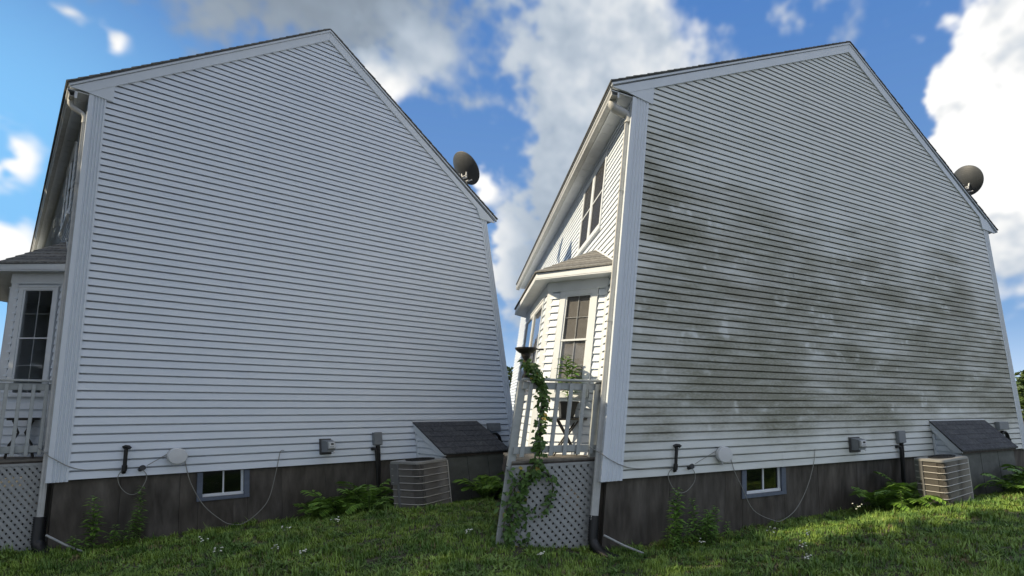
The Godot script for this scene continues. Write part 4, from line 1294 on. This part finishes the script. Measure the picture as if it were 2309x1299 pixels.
# ---------------------------------------------------------------- measurements of the two houses
var DL := {}
var DR := {}

func _ready() -> void:
	rng.seed = 20240
	# --- camera
	var cam := Camera3D.new()
	cam.name = "camera"
	add_child(cam)
	cam.position = Vector3(0, 1.72, 0)
	var nr := 0.05
	cam.set_frustum(nr * 1299.0 / 1240.0, Vector2(-185.5, 270.5) * (nr / 1240.0), nr, 1200.0)
	cam.current = true
	# --- sky, exposure
	var env := Environment.new()
	var sky := Sky.new()
	var pm := PanoramaSkyMaterial.new()
	pm.panorama = make_sky()
	pm.energy_multiplier = 1.0
	sky.sky_material = pm
	env.background_mode = Environment.BG_SKY
	env.sky = sky
	env.tonemap_mode = Environment.TONE_MAPPER_LINEAR
	env.tonemap_exposure = 1.38
	env.ambient_light_source = Environment.AMBIENT_SOURCE_SKY
	env.sdfgi_enabled = true; env.ssao_enabled = true; env.ssil_enabled = true
	var we := WorldEnvironment.new()
	we.name = "environment"
	we.environment = env
	add_child(we)
	# --- sun, low on the left and a little behind both gables
	var sun := DirectionalLight3D.new()
	sun.name = "sun"
	sun.light_energy = 1.5
	sun.light_color = Color(1.0, 0.93, 0.80)
	sun.light_angular_distance = 0.6
	sun.shadow_enabled = true
	add_child(sun)
	var alt := deg_to_rad(36.0)
	sun.look_at_from_position(Vector3.ZERO, Vector3(0.9372 * cos(alt), -sin(alt), -0.349 * cos(alt)), Vector3.UP)

	make_materials()
	HL.O = Vector3(-6.519, 0.843, -6.57); HL.U = Vector3(0.739, 0, -0.674); HL.B = Vector3(-0.736, 0, -0.677); HL.uc = 2.203; HL.H = 27.68
	HR.O = Vector3(0.095, 0.856, -6.57); HR.U = Vector3(0.867, 0, -0.498); HR.B = Vector3(-0.240, 0, -0.971); HR.uc = 2.166; HR.H = 22.33
	DL = {left = true, name = "clean_house", label = "house with clean pale blue siding on its gable, on the left", su = 1.0, post = 0.167, post_r = 0.15, uR = 6.72, post_top = 5.745,
		tipL = Vector2(-0.261, 5.864), peak = Vector2(3.461, 9.114), tipR = Vector2(6.992, 5.473), ftipL = Vector2(-0.239, 5.764), fbL = Vector2(0.238, 6.011), fpk = Vector2(3.433, 8.784), fbR = Vector2(6.494, 5.612), ftipR = Vector2(6.93, 5.345),
		bw = [1.475, 2.05, -0.36], siding = M.siding_clean, siding_side = M.siding_clean, gut_u = -0.264, gut_v = 5.75, ds_u = -0.036, ds_w = 0.058,
		side_win = [1.4, 3.2, 4.1, 5.42], bay = [0.50, 0.62, 4.6], bay_win = [0.055, 0.425, 1.06, 2.66, 0.042], bay_peak = 3.55,
		deck_l = -0.80, deck_b = 4.6, bal0 = -0.099, lat_k = 0.68, deck_label = "white railed deck with lattice skirt at the clean house, far left",
		bk = [4.574, 5.84, -0.95], bk_label = "shingled cellar bulkhead against the clean gable",
		ac = [Vector2(3.727, -1.665), Vector2(4.411, -1.335), Vector2(3.522, -1.24), -0.64], ac_label = "grey air conditioner, wholly in shade, beside the left bulkhead",
		dish = [Vector2(6.636, 6.883), Vector2(6.70, 6.02), 0.315], dish_label = "dark satellite dish against the deep blue sky, left house",
		wall_word = "clean gable", fx = [0.672, 0.835, 1.20, 3.085, 3.895, 6.15],
		cord1 = [Vector2(0.69, 0.10), Vector2(0.64, 0.06), Vector2(0.62, -0.02), Vector2(0.66, -0.14), Vector2(0.742, -0.225), Vector2(0.828, -0.21), Vector2(0.893, -0.08), Vector2(0.90, 0.01), Vector2(0.85, 0.09)],
		cord2 = [Vector2(1.29, 0.2), Vector2(1.325, 0.03), Vector2(1.381, -0.168), Vector2(1.527, -0.462), Vector2(1.742, -0.69), Vector2(1.846, -0.745), Vector2(1.977, -0.755), Vector2(2.165, -0.625), Vector2(2.304, -0.427), Vector2(2.405, 0.005), Vector2(2.45, 0.225), Vector2(2.50, 0.245)],
		stick_label = "pale edging strip lying below the corner of the clean house"}
	DR = {left = false, name = "mildewed_house", label = "house with dark mildew patches on its gable siding, on the right", su = 1.565, post = 0.275, post_r = 0.22, uR = 10.66, post_top = 5.945,
		tipL = Vector2(-0.434, 6.102), peak = Vector2(5.655, 9.669), tipR = Vector2(11.103, 5.607), ftipL = Vector2(-0.399, 5.985), fbL = Vector2(0.36, 6.258), fpk = Vector2(5.598, 9.313), fbR = Vector2(10.324, 5.819), ftipR = Vector2(10.99, 5.485),
		bw = [2.31, 3.15, -0.36], siding = M.siding_mildew, siding_side = M.siding_clean, gut_u = -0.432, gut_v = 5.975, ds_u = -0.045, ds_w = 0.10,
		side_win = [1.36, 3.2, 4.08, 5.68], bay = [0.80, 0.49, 5.0], bay_win = [0.13, 0.63, 1.05, 2.71, 0.075], bay_peak = 3.69,
		deck_l = -1.16, deck_b = 1.35, bal0 = -0.141, lat_k = 1.06, deck_label = "railed deck with lattice skirt and climbing vine, at the mildewed house",
		bk = [7.042, 9.0, -0.63], bk_label = "shingled cellar bulkhead against the mildewed gable",
		ac = [Vector2(5.487, -1.233), Vector2(6.612, -1.002), Vector2(5.392, -0.769), -0.60], ac_label = "grey air conditioner with a sunlit strip, right of centre",
		dish = [Vector2(10.855, 7.268), Vector2(10.95, 6.10), 0.30], dish_label = "dark satellite dish against white cloud, right house",
		wall_word = "mildewed gable", fx = [1.065, 1.302, 1.873, 4.76, 6.02, 9.55],
		cord1 = [Vector2(1.09, 0.10), Vector2(1.0, 0.07), Vector2(0.965, -0.01), Vector2(1.029, -0.135), Vector2(1.126, -0.222), Vector2(1.271, -0.218), Vector2(1.4, -0.10), Vector2(1.396, 0.02), Vector2(1.32, 0.10)],
		cord2 = [Vector2(2.0, 0.2), Vector2(2.041, 0.15), Vector2(2.099, 0.004), Vector2(2.232, -0.218), Vector2(2.456, -0.56), Vector2(2.84, -0.735), Vector2(3.018, -0.75), Vector2(3.3, -0.63), Vector2(3.557, -0.343), Vector2(3.73, 0.001), Vector2(3.78, 0.24)],
		stick_label = "pale edging strip lying below the corner of the mildewed house"}

	# --- the setting
	lawn()
	# --- the two houses and what is built onto them
	for p in [[HL, DL], [HR, DR]]:
		var h: House = p[0]; var d: Dictionary = p[1]
		house(h, d)
		deck(h, d)
		bulkhead(h, d)
		aircon(h, d)
		dish(h, d)
		fittings(h, d)
	# --- things on the decks
	deck_things()
	# --- plants
	make_fronds()
	plants()
	# --- trees
	trees()

func at_ground(h: House, u: float, b: float) -> Vector3:
	var q := h.P(u, -0.85, b)
	return Vector3(q.x, gy(q.x, q.z), q.z)

func deck_things() -> void:
	var h := HL
	var o := thing("deck_stool", "dark iron stool on the left deck behind the balusters", "stool", h.P(-0.24, 0.262, 0.6))
	var mb := MB.new(h); mb.prism(oval(-0.26, 0.62, 0.15, 0.15), 0.745, 0.775, 1); obj("seat", mb, M.iron, o)
	for s in [[-1, -1], [1, -1], [-1, 1], [1, 1]]:
		mb = MB.new(h)
		mb.tube([Vector3(-0.26 + 0.09 * s[0], 0.74, 0.62 + 0.09 * s[1]), Vector3(-0.26 + 0.03 * s[0], 0.58, 0.62 + 0.05 * s[1]), Vector3(-0.26 + 0.10 * s[0], 0.42, 0.62 + 0.1 * s[1]), Vector3(-0.26 + 0.12 * s[0], 0.263, 0.62 + 0.12 * s[1])], 0.011, 6)
		obj("leg", mb, M.iron, o)
	mb = MB.new(h); mb.tube([Vector3(-0.37, 0.33, 0.5), Vector3(-0.15, 0.33, 0.5), Vector3(-0.15, 0.33, 0.74), Vector3(-0.37, 0.33, 0.74), Vector3(-0.37, 0.33, 0.5)], 0.008, 6); obj("stretcher", mb, M.iron, o)
	h = HR
	# small folding table with pot
	o = thing("folding_table", "small dark folding table on the right deck under the pot", "table", h.P(-0.40, 0.262, 0.62))
	mb = MB.new(h); mb.prism(oval(-0.40, 0.66, 0.30, 0.15), 0.735, 0.76, 1); obj("table_top", mb, M.iron, o)
	for s in [-1, 1]:
		mb = MB.new(h)
		mb.tube([Vector3(-0.40 + 0.15 * s, 0.733, 0.60), Vector3(-0.40, 0.52, 0.62), Vector3(-0.40 - 0.17 * s, 0.262, 0.60)], 0.011, 6); obj("leg", mb, M.iron, o)
		mb = MB.new(h)
		mb.tube([Vector3(-0.40 + 0.15 * s, 0.733, 0.74), Vector3(-0.40, 0.52, 0.74), Vector3(-0.40 - 0.17 * s, 0.262, 0.74)], 0.011, 6); obj("leg", mb, M.iron, o)
	mb = MB.new(h); mb.tube([Vector3(-0.55, 0.31, 0.60), Vector3(-0.25, 0.31, 0.60)], 0.008, 6); mb.tube([Vector3(-0.55, 0.31, 0.74), Vector3(-0.25, 0.31, 0.74)], 0.008, 6); obj("stretcher", mb, M.iron, o)
	o = thing("flower_pot", "dark square flower pot with a tall leafy plant on the table", "flower pot", h.P(-0.43, 0.76, 0.66))
	mb = MB.new(h)
	mb.hexa([Vector3(-0.52, 0.761, 0.58), Vector3(-0.34, 0.761, 0.58), Vector3(-0.34, 0.761, 0.74), Vector3(-0.52, 0.761, 0.74), Vector3(-0.56, 0.985, 0.56), Vector3(-0.30, 0.985, 0.56), Vector3(-0.30, 0.985, 0.76), Vector3(-0.56, 0.985, 0.76)])
	mb.cbox(-0.57, -0.29, 0.96, 0.99, 0.55, 0.77, 0.004)
	obj("pot", mb, M.rubber, o)
	stalk(h.P(-0.43, 0.97, 0.66), 0.62, 0.14, 0.15, 0.0, "potted_plant", "tall bright green plant growing out of the dark pot", "plant")
	# bowl on a post
	o = thing("bird_bath", "dark shallow bird bath on a post at the right deck corner", "bird bath", h.P(-1.13, 1.275, 0.24))
	var c := h.P(-1.13, 1.275, 0.23)
	mb = MB.new(); mb.lathe(c, Vector3.UP, [Vector2(0, 0), Vector2(0.05, 0), Vector2(0.04, 0.03), Vector2(0.022, 0.06), Vector2(0.022, 0.20), Vector2(0.05, 0.25), Vector2(0.06, 0.29)], 18); obj("pedestal", mb, M.iron, o)
	mb = MB.new(); mb.lathe(c, Vector3.UP, [Vector2(0.03, 0.27), Vector2(0.08, 0.29), Vector2(0.12, 0.325), Vector2(0.128, 0.345), Vector2(0.118, 0.345), Vector2(0.07, 0.315), Vector2(0, 0.305)], 24); obj("bowl", mb, M.iron, o)
	o = thing("garden_spinner", "thin dark garden spinner beside the bird bath", "garden ornament", h.P(-1.06, 1.275, 0.24))
	mb = MB.new(h); mb.tube([Vector3(-1.07, 1.27, 0.24), Vector3(-1.07, 1.80, 0.24)], 0.006, 6); obj("rod", mb, M.iron, o)
	mb = MB.new(h); mb.tube([Vector3(-1.16, 1.655, 0.22), Vector3(-0.95, 1.66, 0.22)], [0.004, 0.012], 6); obj("arrow", mb, M.iron, o)
	# climbing vine
	o = thing("climbing_vine", "leafy vine climbing the lattice and railing of the right deck", "vine", at_ground(h, -1.0, 0.12))
	var st := MB.new(h); var lv := MB.new()
	var path := smooth([Vector3(-1.02, -0.86, 0.15), Vector3(-1.08, -0.4, 0.16), Vector3(-0.98, 0.0, 0.15), Vector3(-0.84, 0.25, 0.15), Vector3(-0.87, 0.65, 0.15), Vector3(-0.90, 1.1, 0.15), Vector3(-1.02, 1.32, 0.16), Vector3(-1.14, 1.47, 0.18)], 6)
	st.tube(path, 0.008, 6)
	st.tube(smooth([Vector3(-1.0, -0.86, 0.14), Vector3(-1.15, -0.5, 0.16), Vector3(-1.12, -0.1, 0.16), Vector3(-0.9, 0.2, 0.15)], 5), 0.006, 5)
	var side := smooth([Vector3(-0.86, 0.16, 0.15), Vector3(-0.66, 0.06, 0.14), Vector3(-0.62, -0.2, 0.15), Vector3(-0.7, -0.35, 0.16)], 5)
	st.tube(side, 0.005, 5)
	st.col = Color(0.09, 0.10, 0.05)
	for i in 900:
		var q: Vector3 = path[rng.randi() % path.size()]
		var wid := 0.055
		if i % 14 == 0: q = side[rng.randi() % side.size()]; wid = 0.05
		elif i % 5 == 0: q = Vector3(rng.randf_range(-1.22, -0.86), rng.randf_range(-0.8, 0.2), 0.16); wid = 0.05
		q += Vector3(rng.randfn() * wid * 0.7, rng.randf_range(-0.05, 0.05), rng.randf_range(-0.05, 0.03))
		var a := rng.randf() * TAU
		lv.col = green(Color(0.035, 0.085, 0.015), Color(0.085, 0.16, 0.03))
		if rng.randf() < 0.02: lv.col = Color(0.30, 0.24, 0.04)
		lv.leaf(h.P(q.x, q.y, q.z), Vector3(cos(a) * 0.8, rng.randf_range(-0.9, 0.1), sin(a)), Vector3(0.3, 0.5, 1), rng.randf_range(0.055, 0.095), rng.randf_range(0.035, 0.055), 0.1)
	obj("stem", st, M.bark, o); var f := obj("leaves", lv, M.leaf, o); f.set_meta("kind", "stuff")

func oval(u: float, b: float, ru: float, rb: float) -> PackedVector2Array:
	var p := PackedVector2Array()
	for i in 24: p.append(Vector2(u + ru * cos(TAU * i / 24.0), b + rb * sin(TAU * i / 24.0)))
	return p

func plants() -> void:
	stalk(at_ground(HL, 0.42, -0.22), 0.66, 0.08, 0.11, 0.0, "tall_weed", "tall bright green weed by the left house's corner", "weed")
	stalk(at_ground(HL, 0.86, -0.12), 0.72, 0.20, 0.085, 0.8, "dark_weed", "dark bushy weed under the small cable loop, left foundation", "weed")
	stalk(at_ground(HL, 0.62, -0.25), 0.30, 0.34, 0.075, 0.5, "low_weed", "low weeds between the two tall weeds, left house", "weed")
	stalk(at_ground(HL, 0.25, -0.28), 0.22, 0.24, 0.07, 0.5, "low_weed", "low weeds at the end of the left edging strip", "weed")
	stalk(at_ground(HR, 0.98, -0.32), 0.74, 0.14, 0.12, 0.1, "tall_weed", "tall bright green weed in front of the right foundation", "weed")
	stalk(at_ground(HR, 1.36, -0.25), 0.58, 0.5, 0.10, 0.7, "dark_weed", "dark bushy weed right of the tall weed, right foundation", "weed")
	stalk(at_ground(HR, 0.92, -0.42), 0.36, 0.42, 0.08, 0.6, "low_weed", "dense low weeds around the right tall weed", "weed")
	stalk(at_ground(HR, 1.8, -0.30), 0.26, 0.3, 0.07, 0.4, "low_weed", "low weeds left of the right basement window", "weed")
	stalk(at_ground(HR, 4.75, -0.9), 0.34, 0.02, 0.05, 0.0, "thin_weed", "single thin pale weed left of the right ferns", "weed")
	# ferns
	var gl := "ferns beside the left air conditioner"; var gr := "ferns beside the right air conditioner"
	fern(at_ground(HL, 3.02, -0.55), 0.42, 11, "green fern left of the shaded air conditioner, nearest the cable", gl)
	fern(at_ground(HL, 3.30, -0.95), 0.36, 11, "green fern touching the left side of the shaded air conditioner", gl)
	fern(at_ground(HL, 3.45, -0.45), 0.40, 9, "dark fern below the black pipe, left foundation", gl)
	fern(at_ground(HL, 2.85, -0.25), 0.34, 8, "dark fern leaning on the left foundation", gl)
	fern(at_ground(HL, 4.95, -1.30), 0.38, 10, "bright fern right of the shaded air conditioner", gl)
	fern(at_ground(HL, 5.25, -1.55), 0.34, 10, "bright fern in the lawn at the left house's bulkhead corner", gl)
	fern(at_ground(HL, 5.5, -1.12), 0.42, 10, "fern against the left bulkhead's concrete wall", gl)
	fern(at_ground(HL, 5.9, -1.2), 0.46, 10, "fern past the right end of the left bulkhead", gl)
	fern(at_ground(HL, 5.85, -1.75), 0.34, 9, "low fern in front of the left bulkhead's right end", gl)
	fern(at_ground(HR, 4.75, -0.45), 0.40, 10, "fern left of the sunlit air conditioner, nearest the meter", gr)
	fern(at_ground(HR, 5.15, -0.72), 0.40, 11, "fern touching the left side of the sunlit air conditioner", gr)
	fern(at_ground(HR, 5.55, -0.40), 0.46, 10, "dark fern below the black pipe, right foundation", gr)
	fern(at_ground(HR, 7.6, -1.05), 0.38, 10, "sunlit fern right of the sunlit air conditioner", gr)
	fern(at_ground(HR, 8.1, -1.25), 0.42, 10, "sunlit fern in front of the right bulkhead's middle", gr)
	fern(at_ground(HR, 8.6, -0.95), 0.50, 11, "fern against the right bulkhead's concrete wall", gr)
	fern(at_ground(HR, 9.1, -1.15), 0.48, 10, "rightmost fern at the right frame edge", gr)
	fern(at_ground(HR, 8.65, -1.6), 0.36, 9, "low sunlit fern furthest out from the right bulkhead", gr)
	# wildflowers: lawn points measured on the ground
	var fl := [[-4.25, -6.0, 0.24, "white wildflower in the lawn nearest the left edging strip"], [-3.85, -5.55, 0.20, "white wildflower low at the bottom edge, left of the left cable"], [-3.5, -6.2, 0.24, "white wildflower in the lawn below the left basement window"], [-3.3, -5.6, 0.18, "small white wildflower cluster at the bottom edge below the left window"], [-3.0, -6.4, 0.26, "white wildflower right of the sagging left cable"], [-2.9, -5.5, 0.16, "white wildflower low in the lawn below the left meter"], [-1.3, -5.9, 0.20, "white wildflower in the lawn right of the left air conditioner"], [-0.55, -5.5, 0.18, "white wildflower in the lawn between the two houses"],
		[1.95, -6.05, 0.30, "tall white wildflower in the lawn below the right basement window"], [2.2, -5.7, 0.22, "white wildflower right of the tallest one in the right lawn"], [2.35, -6.0, 0.24, "white wildflower furthest from the right window's tall one"], [2.1, -5.4, 0.16, "small white wildflower at the bottom edge of the right lawn"], [1.2, -6.2, 0.18, "white wildflower beside the right low weeds"], [3.3, -6.9, 0.30, "white wildflower standing left of the right ferns"]]
	for f in fl: flower(Vector3(f[0], gy(f[0], f[1]), f[1]), f[2], f[3])

func trees() -> void:
	# unseen tree row added to keep sun off the left house and lawn
	var dd := Vector2(0.9435, -0.331); var pp := Vector2(0.331, 0.9435)
	var row := [[-10.0, -14.6, 11.0], [-10.2, -12.8, 11.2], [-10.0, -11.0, 11.0], [-10.1, -9.4, 10.4], [-10.0, -8.0, 9.2], [-10.1, -6.7, 9.2], [-10.4, -5.4, 10.6]]
	var places := ["hindmost", "second hindmost", "third hindmost", "middle", "third foremost", "second foremost", "foremost"]
	for ri in row.size():
		var r = row[ri]
		var q: Vector2 = dd * r[0] + pp * r[1]
		tree(Vector3(q.x, 0, q.y), r[2], 1.35, 0.3, 5200, 0.24, "added_screen_tree", "%s unseen tree added beyond the left house to block the sun" % places[ri], "row of unseen trees added to block the sun", 0.0)
	tree(Vector3(-5.55, 0, -1.35), 11.0, 1.75, 4.4, 11000, 0.25, "shade_tree", "high crowned tree left of the viewer shading the lawn", "", 0.0)
	tree(Vector3(-5.0, 0, 0.8), 11.5, 2.2, 4.4, 8000, 0.25, "shade_tree", "broad tree behind the viewer shading the lawn", "", 0.0)
	# far trees past the right house
	var far := [[33.0, -40.0, 4.6, 2.4], [37.5, -45.0, 5.0, 2.8], [42.0, -44.0, 4.4, 2.6], [-6.0, -62.0, 7.0, 3.6], [-9.5, -60.0, 6.0, 3.4], [-2.0, -64.0, 6.5, 3.5]]
	var names := ["dark tree on the horizon past the right house's corner", "taller dark tree furthest right on the horizon", "dark tree at the right frame edge on the horizon", "far tree in the gap between the two houses", "far tree behind the clean house's right corner", "far tree behind the right deck"]
	for i in far.size():
		var f = far[i]
		tree(Vector3(f[0], 0, f[1]), f[2], f[3], 0.6, 1500, 0.5, "far_tree", names[i], "trees on the horizon", 0.0)
